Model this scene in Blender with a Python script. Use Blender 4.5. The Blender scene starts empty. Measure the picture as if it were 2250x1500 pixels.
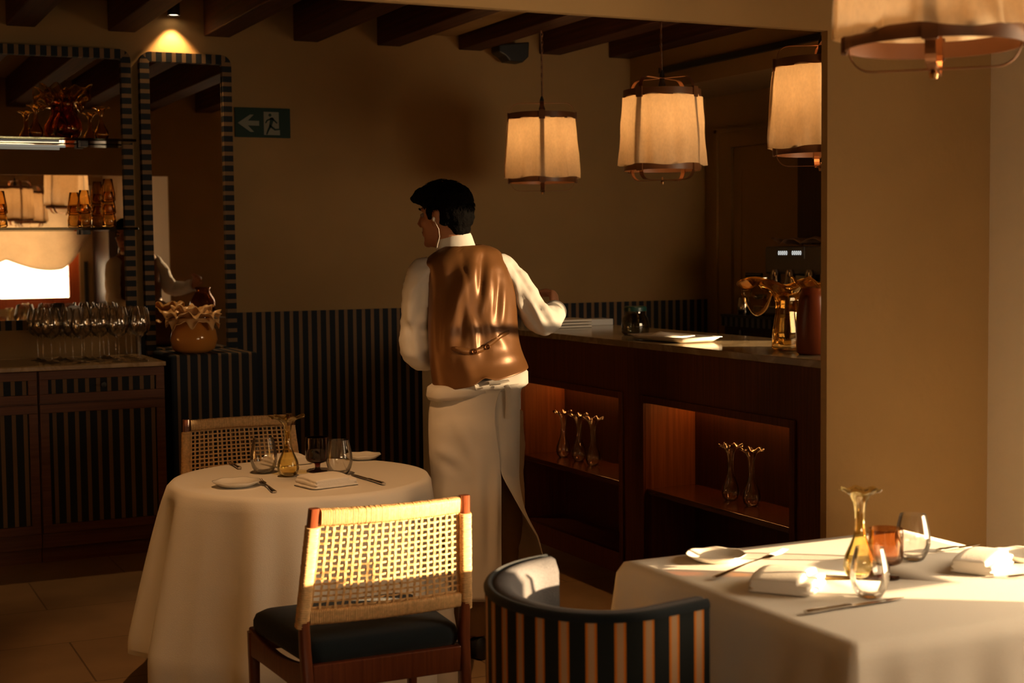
import bpy, bmesh, math, random
from mathutils import Vector, Matrix, noise
random.seed(7)
PI = math.pi
scene = bpy.context.scene
C = scene.collection

# ------------------------------------------------------------------ camera
CAM_Z = 1.55
_y, _p, _r = map(math.radians, (25.62, 3.59, 0.614))
FWD = Vector((math.sin(_y)*math.cos(_p), math.cos(_y)*math.cos(_p), -math.sin(_p)))
_rt = Vector((math.cos(_y), -math.sin(_y), 0)); _up = _rt.cross(FWD)
RT = _rt*math.cos(_r) - _up*math.sin(_r); UP = _up*math.cos(_r) + _rt*math.sin(_r)
ORG = Vector((0, 0, CAM_Z))
cd = bpy.data.cameras.new('camera'); cam = bpy.data.objects.new('camera', cd); C.objects.link(cam)
cd.sensor_width = 36; cd.lens = 3232.5/2250*36; cd.clip_start = 0.05
cd.dof.use_dof = True; cd.dof.focus_distance = 5.6; cd.dof.aperture_fstop = 4.0
cam.matrix_world = Matrix(((RT.x, UP.x, -FWD.x, 0), (RT.y, UP.y, -FWD.y, 0), (RT.z, UP.z, -FWD.z, CAM_Z), (0, 0, 0, 1)))
scene.camera = cam

def at(px, py, d):
    """real position of something seen at photo pixel px,py and d metres deep (used to take measures)"""
    return ORG + (FWD + RT*((px-1125)/3232.5) + UP*((750-py)/3232.5))*d
def pix(P):
    v = Vector(P)-ORG; z = v.dot(FWD)
    return 1125+3232.5*v.dot(RT)/z, 750-3232.5*v.dot(UP)/z

# ------------------------------------------------------------------ world, sun, exposure
scene.view_settings.view_transform = 'Standard'; scene.view_settings.look = 'None'
scene.view_settings.exposure = 0.0; scene.view_settings.gamma = 1; scene.view_settings.use_curve_mapping = False
w = bpy.data.worlds.new('sky'); scene.world = w; w.use_nodes = True
bg = w.node_tree.nodes['Background']; bg.inputs[0].default_value = (1, 0.74, 0.46, 1); bg.inputs[1].default_value = 15.0
sd = bpy.data.lights.new('sun', 'SUN'); sd.energy = 46; sd.color = (1, 0.66, 0.34); sd.angle = math.radians(0.6)
sun = bpy.data.objects.new('sun', sd); C.objects.link(sun)
SAZ, SEL = math.radians(125), math.radians(6.5)
SD = Vector((math.sin(SAZ)*math.cos(SEL), math.cos(SAZ)*math.cos(SEL), math.sin(SEL)))
sun.rotation_euler = SD.to_track_quat('Z', 'Y').to_euler(); sun.location = (9, -3, 4)
cy = scene.cycles
cy.max_bounces = 9; cy.diffuse_bounces = 4; cy.glossy_bounces = 5; cy.transmission_bounces = 6; cy.transparent_max_bounces = 40
cy.caustics_reflective = False; cy.caustics_refractive = False; cy.sample_clamp_indirect = 4; cy.use_denoising = True

def portal(name, loc, rot, sx, sy):
    d = bpy.data.lights.new(name, 'AREA'); d.shape = 'RECTANGLE'; d.size = sx; d.size_y = sy; d.cycles.is_portal = True
    o = bpy.data.objects.new(name, d); C.objects.link(o); o.location = loc; o.rotation_euler = rot
# daylight portals in the window openings (they emit nothing)
XR, YB, YR, YP, XC = 5.42, 8.3, -3.0, 3.7, 3.523     # right wall, back wall, rear wall, pillar face, pillar edge
WINF = (1.55, 2.85, 0.62, 2.05)     # window in the right wall of the front room: y0,y1,z0,z1
WINS = (3.97, 5.10, 1.29, 2.02)     # window in the short wall right of the pillar: x0,x1,z0,z1
WINR = [(3.86, 4.52, 1.30, 1.43)]    # unseen slit in the bar room's right wall, shaped to sun only the worktop
WINB = (0.1, 3.20, 0.86, 2.25)                                                    # rear wall: x0,x1,z0,z1
for (a, b, z0, z1) in WINR: portal('daylight_portal', (XR+0.24, (a+b)/2, (z0+z1)/2), (0, PI/2, 0), z1-z0, b-a)
portal('daylight_portal', (XC+0.24, (WINF[0]+WINF[1])/2, (WINF[2]+WINF[3])/2), (0, PI/2, 0), WINF[3]-WINF[2], WINF[1]-WINF[0])
portal('daylight_portal', ((WINS[0]+WINS[1])/2, YP-0.19, (WINS[2]+WINS[3])/2), (PI/2, 0, 0), WINS[1]-WINS[0], WINS[3]-WINS[2])
portal('daylight_portal', ((WINB[0]+WINB[1])/2, YR-0.24, (WINB[2]+WINB[3])/2), (PI/2, 0, 0), WINB[1]-WINB[0], WINB[3]-WINB[2])

# ------------------------------------------------------------------ mesh helper
class MB:
    def __init__(s): s.v = []; s.f = []; s.uv = {}
    def add(s, vs, fs):
        n = len(s.v); s.v += [tuple(v) for v in vs]; s.f += [tuple(i+n for i in f) for f in fs]; return s
    def box(s, x0, x1, y0, y1, z0, z1):
        return s.add([(x, y, z) for z in (z0, z1) for y in (y0, y1) for x in (x0, x1)],
                     [(0, 2, 3, 1), (4, 5, 7, 6), (0, 1, 5, 4), (2, 6, 7, 3), (0, 4, 6, 2), (1, 3, 7, 5)])
    def rings(s, rs, cap=True, closed=False):
        """loft through rings of equal length"""
        n = len(rs[0]); m = len(rs); vs = [p for r in rs for p in r]; fs = []
        for i in range(m if closed else m-1):
            a = i*n; b = ((i+1) % m)*n
            for j in range(n):
                k = (j+1) % n; fs.append((a+j, a+k, b+k, b+j))
        if cap and not closed:
            fs.append(tuple(range(n-1, -1, -1))); fs.append(tuple((m-1)*n+j for j in range(n)))
        return s.add(vs, fs)
    def grid(s, rows):
        m = len(rows); n = len(rows[0])
        return s.add([p for r in rows for p in r], [(i*n+j, i*n+j+1, (i+1)*n+j+1, (i+1)*n+j) for i in range(m-1) for j in range(n-1)])
    def lathe(s, prof, n=32, c=(0, 0, 0), ruf=None, closed=False):
        rs = []
        for k, (r, z) in enumerate(prof):
            ring = []
            for j in range(n):
                t = 2*PI*j/n; rr, zz = (r, z) if not ruf else ruf(r, z, t, k)
                ring.append((c[0]+max(rr, 1e-4)*math.cos(t), c[1]+max(rr, 1e-4)*math.sin(t), c[2]+zz))
            rs.append(ring)
        return s.rings(rs, cap=not closed, closed=closed)
    def tube(s, pts, rad, n=10, flat=None, cap=True):
        """tube through points; flat=(a,b,vec) gives an elliptic/flat section whose width lies along vec"""
        pts = [Vector(p) for p in pts]; rs = []; prev = None
        for i, p in enumerate(pts):
            t = (pts[min(i+1, len(pts)-1)]-pts[max(i-1, 0)]).normalized()
            if flat: u = (flat[2] - t*flat[2].dot(t)).normalized()
            else:
                u = prev if prev else (Vector((0, 0, 1)) if abs(t.z) < .9 else Vector((1, 0, 0)))
                u = (u - t*u.dot(t)).normalized()
            prev = u; v = t.cross(u); r = rad[i] if isinstance(rad, (list, tuple)) else rad
            a, b = (flat[0]*r, flat[1]*r) if flat else (r, r)
            rs.append([p+u*(a*math.cos(2*PI*k/n+PI/n))+v*(b*math.sin(2*PI*k/n+PI/n)) for k in range(n)])
        return s.rings(rs, cap)
    def prism(s, poly, fn, h0, h1):
        """2D polygon extruded; fn(a,b,h)->3D"""
        n = len(poly); vs = [fn(a, b, h0) for a, b in poly]+[fn(a, b, h1) for a, b in poly]
        return s.add(vs, [tuple(range(n-1, -1, -1)), tuple(range(n, 2*n))]+[(i, (i+1) % n, n+(i+1) % n, n+i) for i in range(n)])
    def ball(s, c, r, n=16, m=10, ax=None):
        c = Vector(c); ax = ax or (Vector((1, 0, 0)), Vector((0, 1, 0)), Vector((0, 0, 1)))
        if not isinstance(r, (tuple, list)): r = (r, r, r)
        rs = []
        for i in range(m+1):
            ph = -PI/2+PI*i/m; cr = max(math.cos(ph), .02)
            rs.append([c+ax[0]*(r[0]*cr*math.cos(2*PI*j/n))+ax[1]*(r[1]*cr*math.sin(2*PI*j/n))+ax[2]*(r[2]*math.sin(ph)) for j in range(n)])
        return s.rings(rs)
    def build(s, name, mat, parent=None, smooth=False, bevel=0, sub=0, solid=0, world=False, angle=40):
        me = bpy.data.meshes.new(name); me.from_pydata(s.v, [], s.f)
        bm = bmesh.new(); bm.from_mesh(me); bmesh.ops.recalc_face_normals(bm, faces=bm.faces); bm.to_mesh(me); bm.free()
        me.materials.append(mat); o = bpy.data.objects.new(name, me); C.objects.link(o)
        if parent:
            o.parent = parent
            if world:
                off = Vector(parent.location)
                q = parent
                while q.parent: q = q.parent; off += Vector(q.location)
                for v in me.vertices: v.co -= off
        if smooth:
            for p in me.polygons: p.use_smooth = True
            if angle < 180: me.set_sharp_from_angle(angle=math.radians(angle))
        if solid:
            m = o.modifiers.new('solid', 'SOLIDIFY'); m.thickness = solid; m.offset = 0
        if bevel:
            m = o.modifiers.new('bevel', 'BEVEL'); m.width = bevel; m.segments = 2; m.limit_method = 'ANGLE'; m.angle_limit = math.radians(45)
        if sub:
            m = o.modifiers.new('sub', 'SUBSURF'); m.levels = sub; m.render_levels = sub
        return o

def tag(o, label=None, cat=None, group=None, kind=None):
    if label: o['label'] = label
    if cat: o['category'] = cat
    if group: o['group'] = group
    if kind: o['kind'] = kind
    return o
def thing(name, label, cat, loc=(0, 0, 0), rz=0, group=None):
    o = bpy.data.objects.new(name, None); C.objects.link(o); o.location = loc; o.rotation_euler = (0, 0, rz)
    o.empty_display_size = .05
    return tag(o, label, cat, group)
def struct(name, mb, m, **k):
    return tag(mb.build(name, m, **k), kind='structure')
def dup(src, loc, rz=0, label=None, group=None, scale=None):
    kids = {}
    for ob in list(C.objects):
        if ob.parent: kids.setdefault(ob.parent.name, []).append(ob)
    def rec(o, par):
        c = o.copy(); C.objects.link(c)
        if par: c.parent = par
        for ch in kids.get(o.name, []): rec(ch, c)
        return c
    r = rec(src, None); r.location = loc; r.rotation_euler = (0, 0, rz)
    if scale: r.scale = (scale[0], scale[0], scale[1]) if isinstance(scale, tuple) else (scale,)*3
    if label: r['label'] = label
    if group: r['group'] = group
    return r
def rrect(w, h, r, n=4):
    """rounded rectangle polygon centred on 0"""
    out = []
    for cx, cy, a0 in ((w/2-r, h/2-r, 0), (-w/2+r, h/2-r, 90), (-w/2+r, -h/2+r, 180), (w/2-r, -h/2+r, 270)):
        for i in range(n+1):
            a = math.radians(a0+90*i/n); out.append((cx+r*math.cos(a), cy+r*math.sin(a)))
    return out
def seg2(a, b, r0, r1=None, n=5):
    """flat capsule polygon from a to b"""
    r1 = r1 or r0; dx, dy = b[0]-a[0], b[1]-a[1]; t = math.atan2(dy, dx)
    return [(b[0]+r1*math.cos(t-PI/2+PI*i/n), b[1]+r1*math.sin(t-PI/2+PI*i/n)) for i in range(n+1)] + \
           [(a[0]+r0*math.cos(t+PI/2+PI*i/n), a[1]+r0*math.sin(t+PI/2+PI*i/n)) for i in range(n+1)]

# ------------------------------------------------------------------ materials
def mat(name, col, rough=.6, metal=0, bump=0, bscale=60, var=0, vscale=8, spec=.5, trans=0, sheen=0, coat=0, stretch=None, aniso=0):
    m = bpy.data.materials.new(name); m.use_nodes = True; nt = m.node_tree; b = nt.nodes['Principled BSDF']
    b.inputs['Base Color'].default_value = (*col, 1); b.inputs['Roughness'].default_value = rough; b.inputs['Metallic'].default_value = metal
    b.inputs['Specular IOR Level'].default_value = spec
    if sheen: b.inputs['Sheen Weight'].default_value = sheen
    if coat: b.inputs['Coat Weight'].default_value = coat; b.inputs['Coat Roughness'].default_value = .1
    tc = nt.nodes.new('ShaderNodeTexCoord'); mp = nt.nodes.new('ShaderNodeMapping'); nt.links.new(tc.outputs['Object'], mp.inputs[0])
    if stretch: mp.inputs['Scale'].default_value = stretch
    if var:
        n = nt.nodes.new('ShaderNodeTexNoise'); n.inputs['Scale'].default_value = vscale; n.inputs['Detail'].default_value = 5
        nt.links.new(mp.outputs[0], n.inputs['Vector'])
        r = nt.nodes.new('ShaderNodeValToRGB'); r.color_ramp.elements[0].position = .3; r.color_ramp.elements[1].position = .7
        r.color_ramp.elements[0].color = (*[c*(1-var) for c in col], 1); r.color_ramp.elements[1].color = (*[min(1, c*(1+var)) for c in col], 1)
        nt.links.new(n.outputs['Fac'], r.inputs[0]); nt.links.new(r.outputs[0], b.inputs['Base Color'])
    if bump:
        n = nt.nodes.new('ShaderNodeTexNoise'); n.inputs['Scale'].default_value = bscale; n.inputs['Detail'].default_value = 3
        nt.links.new(mp.outputs[0], n.inputs['Vector'])
        bp = nt.nodes.new('ShaderNodeBump'); bp.inputs['Strength'].default_value = bump; bp.inputs['Distance'].default_value = .01
        nt.links.new(n.outputs['Fac'], bp.inputs['Height']); nt.links.new(bp.outputs[0], b.inputs['Normal'])
    return m
def stripe_mat(name, axis, period, duty, dark, light, off=0, rough=.75, uv=False, edge=None, edgew=.07):
    """vertical fabric/painted stripes along one axis of the piece"""
    m = bpy.data.materials.new(name); m.use_nodes = True; nt = m.node_tree; b = nt.nodes['Principled BSDF']
    b.inputs['Roughness'].default_value = rough; b.inputs['Specular IOR Level'].default_value = .25
    tc = nt.nodes.new('ShaderNodeTexCoord'); sx = nt.nodes.new('ShaderNodeSeparateXYZ')
    nt.links.new(tc.outputs['UV' if uv else 'Object'], sx.inputs[0])
    def math_(op, a, v):
        n = nt.nodes.new('ShaderNodeMath'); n.operation = op
        nt.links.new(a, n.inputs[0])
        if isinstance(v, (int, float)): n.inputs[1].default_value = v
        else: nt.links.new(v, n.inputs[1])
        return n.outputs[0]
    u = math_('ADD', sx.outputs[axis], off+100*period); u = math_('DIVIDE', u, period); fr = math_('FRACT', u, 0)
    r = nt.nodes.new('ShaderNodeValToRGB'); cr = r.color_ramp; cr.interpolation = 'CONSTANT'
    cr.elements[0].position = 0; cr.elements[0].color = (*dark, 1); cr.elements[1].position = duty; cr.elements[1].color = (*light, 1)
    if edge:
        cr.elements[1].color = (*edge, 1)
        e = cr.elements.new(duty+edgew); e.color = (*light, 1); e = cr.elements.new(1-edgew); e.color = (*edge, 1)
    nt.links.new(fr, r.inputs[0]); nt.links.new(r.outputs[0], b.inputs['Base Color'])
    return m
def glass(name, col=(1, 1, 1), dens=1.0, tint_gloss=None, rough=.01, ior=1.5):
    """thin clear or tinted glass: lets light through, mirrors at grazing angles"""
    m = bpy.data.materials.new(name); m.use_nodes = True; nt = m.node_tree; nt.nodes.clear()
    o = nt.nodes.new('ShaderNodeOutputMaterial'); mx = nt.nodes.new('ShaderNodeMixShader')
    t = nt.nodes.new('ShaderNodeBsdfTransparent'); g = nt.nodes.new('ShaderNodeBsdfGlossy'); f = nt.nodes.new('ShaderNodeLayerWeight')
    f.inputs['Blend'].default_value = .22
    # darker towards the rim, where the light crosses more glass
    lw = nt.nodes.new('ShaderNodeLayerWeight'); lw.inputs['Blend'].default_value = .35
    r = nt.nodes.new('ShaderNodeValToRGB'); r.color_ramp.elements[0].color = (*col, 1)
    r.color_ramp.elements[1].color = (*[c**1.8*dens for c in col], 1); r.color_ramp.elements[1].position = 1; r.color_ramp.elements[0].position = .35
    nt.links.new(lw.outputs['Facing'], r.inputs[0]); nt.links.new(r.outputs[0], t.inputs[0])
    g.inputs['Color'].default_value = (*(tint_gloss or (1, 1, 1)), 1); g.inputs['Roughness'].default_value = rough
    ad = nt.nodes.new('ShaderNodeMath'); ad.operation = 'MULTIPLY_ADD'; ad.inputs[1].default_value = .8; ad.inputs[2].default_value = .05; ad.use_clamp = True
    nt.links.new(f.outputs['Fresnel'], ad.inputs[0])
    nt.links.new(ad.outputs[0], mx.inputs[0]); nt.links.new(t.outputs[0], mx.inputs[1]); nt.links.new(g.outputs[0], mx.inputs[2])
    nt.links.new(mx.outputs[0], o.inputs[0]); return m
def emis(name, col, st):
    m = bpy.data.materials.new(name); m.use_nodes = True; nt = m.node_tree; nt.nodes.clear()
    o = nt.nodes.new('ShaderNodeOutputMaterial'); e = nt.nodes.new('ShaderNodeEmission')
    e.inputs[0].default_value = (*col, 1); e.inputs[1].default_value = st; nt.links.new(e.outputs[0], o.inputs[0]); return m
def wood(name, dark, light, axis='z', scale=1.0, rough=.45, coat=0):
    m = bpy.data.materials.new(name); m.use_nodes = True; nt = m.node_tree; b = nt.nodes['Principled BSDF']
    b.inputs['Roughness'].default_value = rough; b.inputs['Specular IOR Level'].default_value = .35
    if coat: b.inputs['Coat Weight'].default_value = coat; b.inputs['Coat Roughness'].default_value = .15
    tc = nt.nodes.new('ShaderNodeTexCoord'); mp = nt.nodes.new('ShaderNodeMapping'); nt.links.new(tc.outputs['Object'], mp.inputs[0])
    sc = {'x': (1.2, 40, 40), 'y': (40, 1.2, 40), 'z': (40, 40, 1.2)}[axis]; mp.inputs['Scale'].default_value = [k*scale for k in sc]
    n = nt.nodes.new('ShaderNodeTexNoise'); n.inputs['Scale'].default_value = 2; n.inputs['Detail'].default_value = 6; n.inputs['Roughness'].default_value = .6
    nt.links.new(mp.outputs[0], n.inputs['Vector'])
    r = nt.nodes.new('ShaderNodeValToRGB'); r.color_ramp.elements[0].position = .35; r.color_ramp.elements[1].position = .68
    r.color_ramp.elements[0].color = (*dark, 1); r.color_ramp.elements[1].color = (*light, 1)
    nt.links.new(n.outputs['Fac'], r.inputs[0]); nt.links.new(r.outputs[0], b.inputs['Base Color'])
    bp = nt.nodes.new('ShaderNodeBump'); bp.inputs['Strength'].default_value = .15; bp.inputs['Distance'].default_value = .003
    nt.links.new(n.outputs['Fac'], bp.inputs['Height']); nt.links.new(bp.outputs[0], b.inputs['Normal'])
    return m
def marble(name, base, vein):
    m = mat(name, base, rough=.12, spec=.6); nt = m.node_tree; b = nt.nodes['Principled BSDF']
    tc = nt.nodes.new('ShaderNodeTexCoord'); n = nt.nodes.new('ShaderNodeTexNoise'); n.inputs['Scale'].default_value = 3.5; n.inputs['Detail'].default_value = 8
    n.inputs['Distortion'].default_value = 1.6; nt.links.new(tc.outputs['Object'], n.inputs['Vector'])
    r = nt.nodes.new('ShaderNodeValToRGB'); e = r.color_ramp.elements; e[0].position = .42; e[0].color = (*base, 1); e[1].position = .58; e[1].color = (*base, 1)
    k = e.new(.5); k.color = (*vein, 1); nt.links.new(n.outputs['Fac'], r.inputs[0]); nt.links.new(r.outputs[0], b.inputs['Base Color']); return m
def shade_mat(name, col):
    """linen lamp shade: lets the bulb glow through"""
    m = bpy.data.materials.new(name); m.use_nodes = True; nt = m.node_tree; nt.nodes.clear()
    o = nt.nodes.new('ShaderNodeOutputMaterial'); mx = nt.nodes.new('ShaderNodeMixShader'); mx.inputs[0].default_value = .5
    d = nt.nodes.new('ShaderNodeBsdfDiffuse'); t = nt.nodes.new('ShaderNodeBsdfTranslucent')
    tc = nt.nodes.new('ShaderNodeTexCoord'); mp = nt.nodes.new('ShaderNodeMapping'); mp.inputs['Scale'].default_value = (1, 1, .7)
    n = nt.nodes.new('ShaderNodeTexNoise'); n.inputs['Scale'].default_value = 90; n.inputs['Detail'].default_value = 4
    nt.links.new(tc.outputs['Object'], mp.inputs[0]); nt.links.new(mp.outputs[0], n.inputs['Vector'])
    n2 = nt.nodes.new('ShaderNodeTexNoise'); n2.inputs['Scale'].default_value = 9; n2.inputs['Detail'].default_value = 3; nt.links.new(tc.outputs['Object'], n2.inputs['Vector'])
    ad = nt.nodes.new('ShaderNodeMath'); ad.operation = 'ADD'; nt.links.new(n.outputs['Fac'], ad.inputs[0]); nt.links.new(n2.outputs['Fac'], ad.inputs[1])
    r = nt.nodes.new('ShaderNodeValToRGB'); r.color_ramp.elements[0].position = .35; r.color_ramp.elements[1].position = .62
    hf = nt.nodes.new('ShaderNodeMath'); hf.operation = 'MULTIPLY'; hf.inputs[1].default_value = .5; nt.links.new(ad.outputs[0], hf.inputs[0])
    r.color_ramp.elements[0].color = (*[c*.86 for c in col], 1); r.color_ramp.elements[1].color = (*col, 1); nt.links.new(hf.outputs[0], r.inputs[0])
    bp = nt.nodes.new('ShaderNodeBump'); bp.inputs['Strength'].default_value = .35; bp.inputs['Distance'].default_value = .01
    nt.links.new(n2.outputs['Fac'], bp.inputs['Height'])
    for k in (d, t): nt.links.new(r.outputs[0], k.inputs[0]); nt.links.new(bp.outputs[0], k.inputs['Normal'])
    nt.links.new(d.outputs[0], mx.inputs[1]); nt.links.new(t.outputs[0], mx.inputs[2]); nt.links.new(mx.outputs[0], o.inputs[0]); return m

NAVY = (.012, .017, .026); TAN = (.19, .12, .065)
M = dict(
    plaster_lit=mat('lit_side_plaster', (.72, .62, .48), .85, bump=.12, bscale=35, var=.03, vscale=3, spec=.2),  # plaster made paler to stand in for stronger light on the side wall
    plaster=mat('plaster', (.315, .20, .086), .85, bump=.12, bscale=35, var=.05, vscale=3, spec=.2),
    ceiling=mat('ceiling_plaster', (.30, .20, .10), .9, bump=.1, bscale=30, spec=.1),
    beam=wood('beam_wood', (.030, .008, .004), (.075, .022, .009), 'y', .6, .65),
    barwood=wood('bar_wood', (.085, .020, .005), (.16, .045, .011), 'z', 1, .5),
    nicheback=wood('niche_back_wood', (.05, .014, .004), (.085, .025, .008), 'z', 1, .5),
    shelfwood=wood('niche_shelf_wood', (.07, .018, .005), (.12, .035, .010), 'y', 1, .22, .5),
    nichewood=wood('niche_wood', (.16, .048, .014), (.25, .085, .024), 'z', 1, .4),
    chairwood=wood('chair_wood', (.10, .022, .008), (.17, .045, .014), 'z', 1, .35, .3),
    cabwood=wood('cabinet_wood', (.085, .026, .009), (.14, .048, .017), 'x', .8, .5),
    darkwood=wood('dark_wood', (.02, .007, .004), (.04, .014, .007), 'z', 1, .4),
    framewood=wood('window_wood', (.35, .06, .012), (.48, .10, .02), 'z', 1, .5),
    marble=marble('counter_marble', (.30, .22, .12), (.42, .33, .2)),
    marble2=marble('sideboard_marble', (.42, .30, .18), (.30, .2, .1)),
    cloth=mat('white_tablecloth', (.80, .76, .69), .85, bump=.15, bscale=400, spec=.15, sheen=.1),
    napkin=mat('napkin_linen', (.84, .80, .74), .9, bump=.25, bscale=350, spec=.1),
    china=mat('china', (.80, .77, .70), .18, spec=.5, coat=.3),
    steel=mat('cutlery_steel', (.62, .58, .52), .18, 1),
    chrome=mat('chrome', (.5, .47, .43), .12, 1),
    brass=mat('brass', (.45, .26, .11), .3, 1),
    strap=mat('copper_strap', (.30, .13, .055), .32, .85),
    band=mat('wood_band', (.15, .060, .022), .4, 0),
    black=mat('black_metal', (.008, .008, .009), .4),
    plug=mat('cord', (.10, .05, .025), .6),
    navy=mat('navy_fabric', (.010, .016, .022), .85, bump=.3, bscale=500, spec=.12, sheen=.15),
    greyfab=mat('blue_grey_fabric', (.15, .15, .165), .9, bump=.4, bscale=450, spec=.1, var=.08, vscale=200),
    cane=mat('cane', (.66, .42, .19), .5, bump=.2, bscale=120, var=.16, vscale=60, spec=.35),
    canewrap=mat('cane_wrap', (.66, .43, .20), .5, var=.2, vscale=90, spec=.35, stretch=(1, 1, 1)),
    mirror=mat('mirror_silver', (.80, .76, .70), .0, 1),
    clear=glass('clear_glass', (.985, .98, .97), .80),
    pane=glass('window_pane', (.97, .97, .97)),
    shelfglass=glass('shelf_glass', (.35, .36, .30), .5),
    yellow=glass('yellow_glass', (.985, .915, .66)),
    amber=glass('amber_glass', (.82, .42, .10), 1, (1, .8, .5)),
    amberlite=glass('light_amber_glass', (.965, .84, .58), 1, (1, .85, .6)),
    goblet=glass('amber_goblet_glass', (.80, .58, .38), 1),
    smoke=glass('smoked_glass', (.34, .14, .12), .6),
    darkamber=glass('dark_amber_glass', (.78, .42, .2), .9, (1, .8, .5)),
    jarglass=glass('jar_glass', (.62, .62, .56), .7),
    ambervase=mat('amber_glossy_vase', (.55, .22, .04), .12, spec=.6, coat=.6),
    amberruffle=mat('amber_ruffle', (.80, .50, .22), .25, spec=.5, coat=.3),
    brownvase=mat('brown_vase', (.20, .042, .012), .3, spec=.4),
    copper=mat('copper_vase', (.30, .11, .035), .12, .6),
    green=mat('sign_green', (.002, .022, .014), .5, spec=.2),
    signwhite=mat('sign_white', (.15, .155, .11), .5),
    greenlid=mat('green_lid', (.006, .05, .042), .3),
    white=mat('white_lacquer', (.62, .62, .62), .4),
    floor=None,
    linen=shade_mat('linen_shade', (.80, .62, .40)),
    blind=shade_mat('blind_linen', (.78, .66, .50)),
    bulb=emis('bulb', (1, .55, .22), 60),
    spotlit=emis('spot_lens', (1, .72, .42), 10),
    led=emis('led_strip', (1, .42, .10), 26),
    ledwhite=emis('led_white', (1, .88, .68), .22),
    digits=emis('display_digits', (.9, .9, .85), .8),
    skin=mat('skin', (.42, .19, .10), .5, spec=.4, bump=.05, bscale=200),
    hair=mat('black_hair', (.0022, .0015, .0012), .8, bump=.4, bscale=180, spec=.08),
    shirt=mat('white_shirt', (.80, .78, .74), .8, bump=.25, bscale=14, spec=.15),
    satin=mat('bronze_satin', (.20, .088, .029), .36, .25, spec=.45, sheen=.0, bump=.12, bscale=10),
    vestback=mat('vest_wool', (.02, .012, .010), .8),
    apron=mat('white_apron', (.70, .66, .60), .85, bump=.2, bscale=12, spec=.1),
    khaki=mat('khaki_trousers', (.34, .22, .12), .85, bump=.2, bscale=14, spec=.1),
    shoe=mat('black_shoe', (.01, .01, .01), .3),
    eyewhite=mat('eye_white', (.30, .24, .20), .5),
    wire=mat('white_wire', (.85, .83, .78), .4),
    outside=mat('terrace_rail', (.25, .22, .2), .5),
)
# stone floor: large tiles with thin joints
def floor_mat():
    m = mat('stone_floor', (.40, .27, .15), .42, spec=.35); nt = m.node_tree; b = nt.nodes['Principled BSDF']
    tc = nt.nodes.new('ShaderNodeTexCoord'); br = nt.nodes.new('ShaderNodeTexBrick'); br.inputs['Scale'].default_value = 1
    br.inputs['Brick Width'].default_value = .9; br.inputs['Row Height'].default_value = .6; br.inputs['Mortar Size'].default_value = .004
    br.inputs['Color1'].default_value = (.42, .28, .15, 1); br.inputs['Color2'].default_value = (.36, .24, .13, 1); br.inputs['Mortar'].default_value = (.2, .13, .07, 1)
    nt.links.new(tc.outputs['Object'], br.inputs[0])
    n = nt.nodes.new('ShaderNodeTexNoise'); n.inputs['Scale'].default_value = 4; n.inputs['Detail'].default_value = 8; nt.links.new(tc.outputs['Object'], n.inputs['Vector'])
    mx = nt.nodes.new('ShaderNodeMixRGB'); mx.blend_type = 'MULTIPLY'; mx.inputs[0].default_value = .5
    nt.links.new(br.outputs[0], mx.inputs[1]); nt.links.new(n.outputs['Fac'], mx.inputs[2]); nt.links.new(mx.outputs[0], b.inputs['Base Color'])
    return m
M['floor'] = floor_mat()
M['wainscot'] = stripe_mat('wainscot_stripes', 0, .0556, .62, NAVY, TAN, off=.0)
M['pedstripe'] = stripe_mat('pedestal_stripes', 0, .0556, .72, NAVY, TAN, off=.02)
M['framestripe_h'] = stripe_mat('mirror_frame_stripes_upright', 2, .0556, .6, NAVY, TAN)
M['framestripe_v'] = stripe_mat('mirror_frame_stripes_top', 0, .0556, .6, NAVY, TAN)
M['cabstripe'] = stripe_mat('cabinet_stripes', 0, .0545, .64, NAVY, (.16, .10, .055), off=.012)
M['edgestripe'] = stripe_mat('counter_edge_stripes', 1, .055, .5, (.01, .018, .022), (.10, .09, .08))
M['chairstripe'] = stripe_mat('chair_stripes', 0, .062, .60, (.010, .014, .016), (.50, .33, .20), uv=True, edge=(.62, .20, .02), edgew=.085, off=.012, rough=.85)

# ================================================================== STRUCTURE
XL, ZC = -2.6, 3.0
struct('floor', MB().box(XL-.2, XC+.25, YR-.25, YP, -.1, 0).box(XL-.2, XR+.25, YP, YB+.2, -.1, 0), M['floor'])
struct('ceiling', MB().box(XL-.2, XC+.25, YR-.25, YP-.2, ZC, ZC+.1).box(XL-.2, XR+.25, YP-.2, YB+.2, ZC, ZC+.1), M['ceiling'])
struct('wall_back', MB().box(XL, XR+.2, YB, YB+.2, 0, ZC), M['plaster'])
struct('wall_left', MB().box(XL-.2, XL, YR, YB, 0, ZC), M['plaster'])
b = MB()   # right wall with window openings
ys = [YP]
for (a, c, z0, z1) in WINR: b.box(XR, XR+.25, ys[-1], a, 0, ZC); b.box(XR, XR+.25, a, c, 0, z0); b.box(XR, XR+.25, a, c, z1, ZC); ys.append(c)
b.box(XR, XR+.25, ys[-1], YB+.2, 0, ZC)
struct('wall_right', b, M['plaster'])
a, c, z0, z1 = WINF
struct('wall_side', MB().box(XC, XC+.25, YR, a, 0, ZC).box(XC, XC+.25, c, YP, 0, ZC).box(XC, XC+.25, a, c, 0, z0).box(XC, XC+.25, a, c, z1, ZC), M['plaster_lit'])
a, c, z0, z1 = WINS
struct('wall_front', MB().box(XC+.25, a, YP-.2, YP, 0, ZC).box(c, XR+.25, YP-.2, YP, 0, ZC).box(a, c, YP-.2, YP, 0, z0).box(a, c, YP-.2, YP, z1, ZC), M['plaster'])
x0, x1, z0, z1 = WINB
struct('wall_rear', MB().box(XL, x0, YR-.25, YR, 0, ZC).box(x1, XC+.25, YR-.25, YR, 0, ZC).box(x0, x1, YR-.25, YR, 0, z0).box(x0, x1, YR-.25, YR, z1, ZC), M['plaster'])
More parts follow.
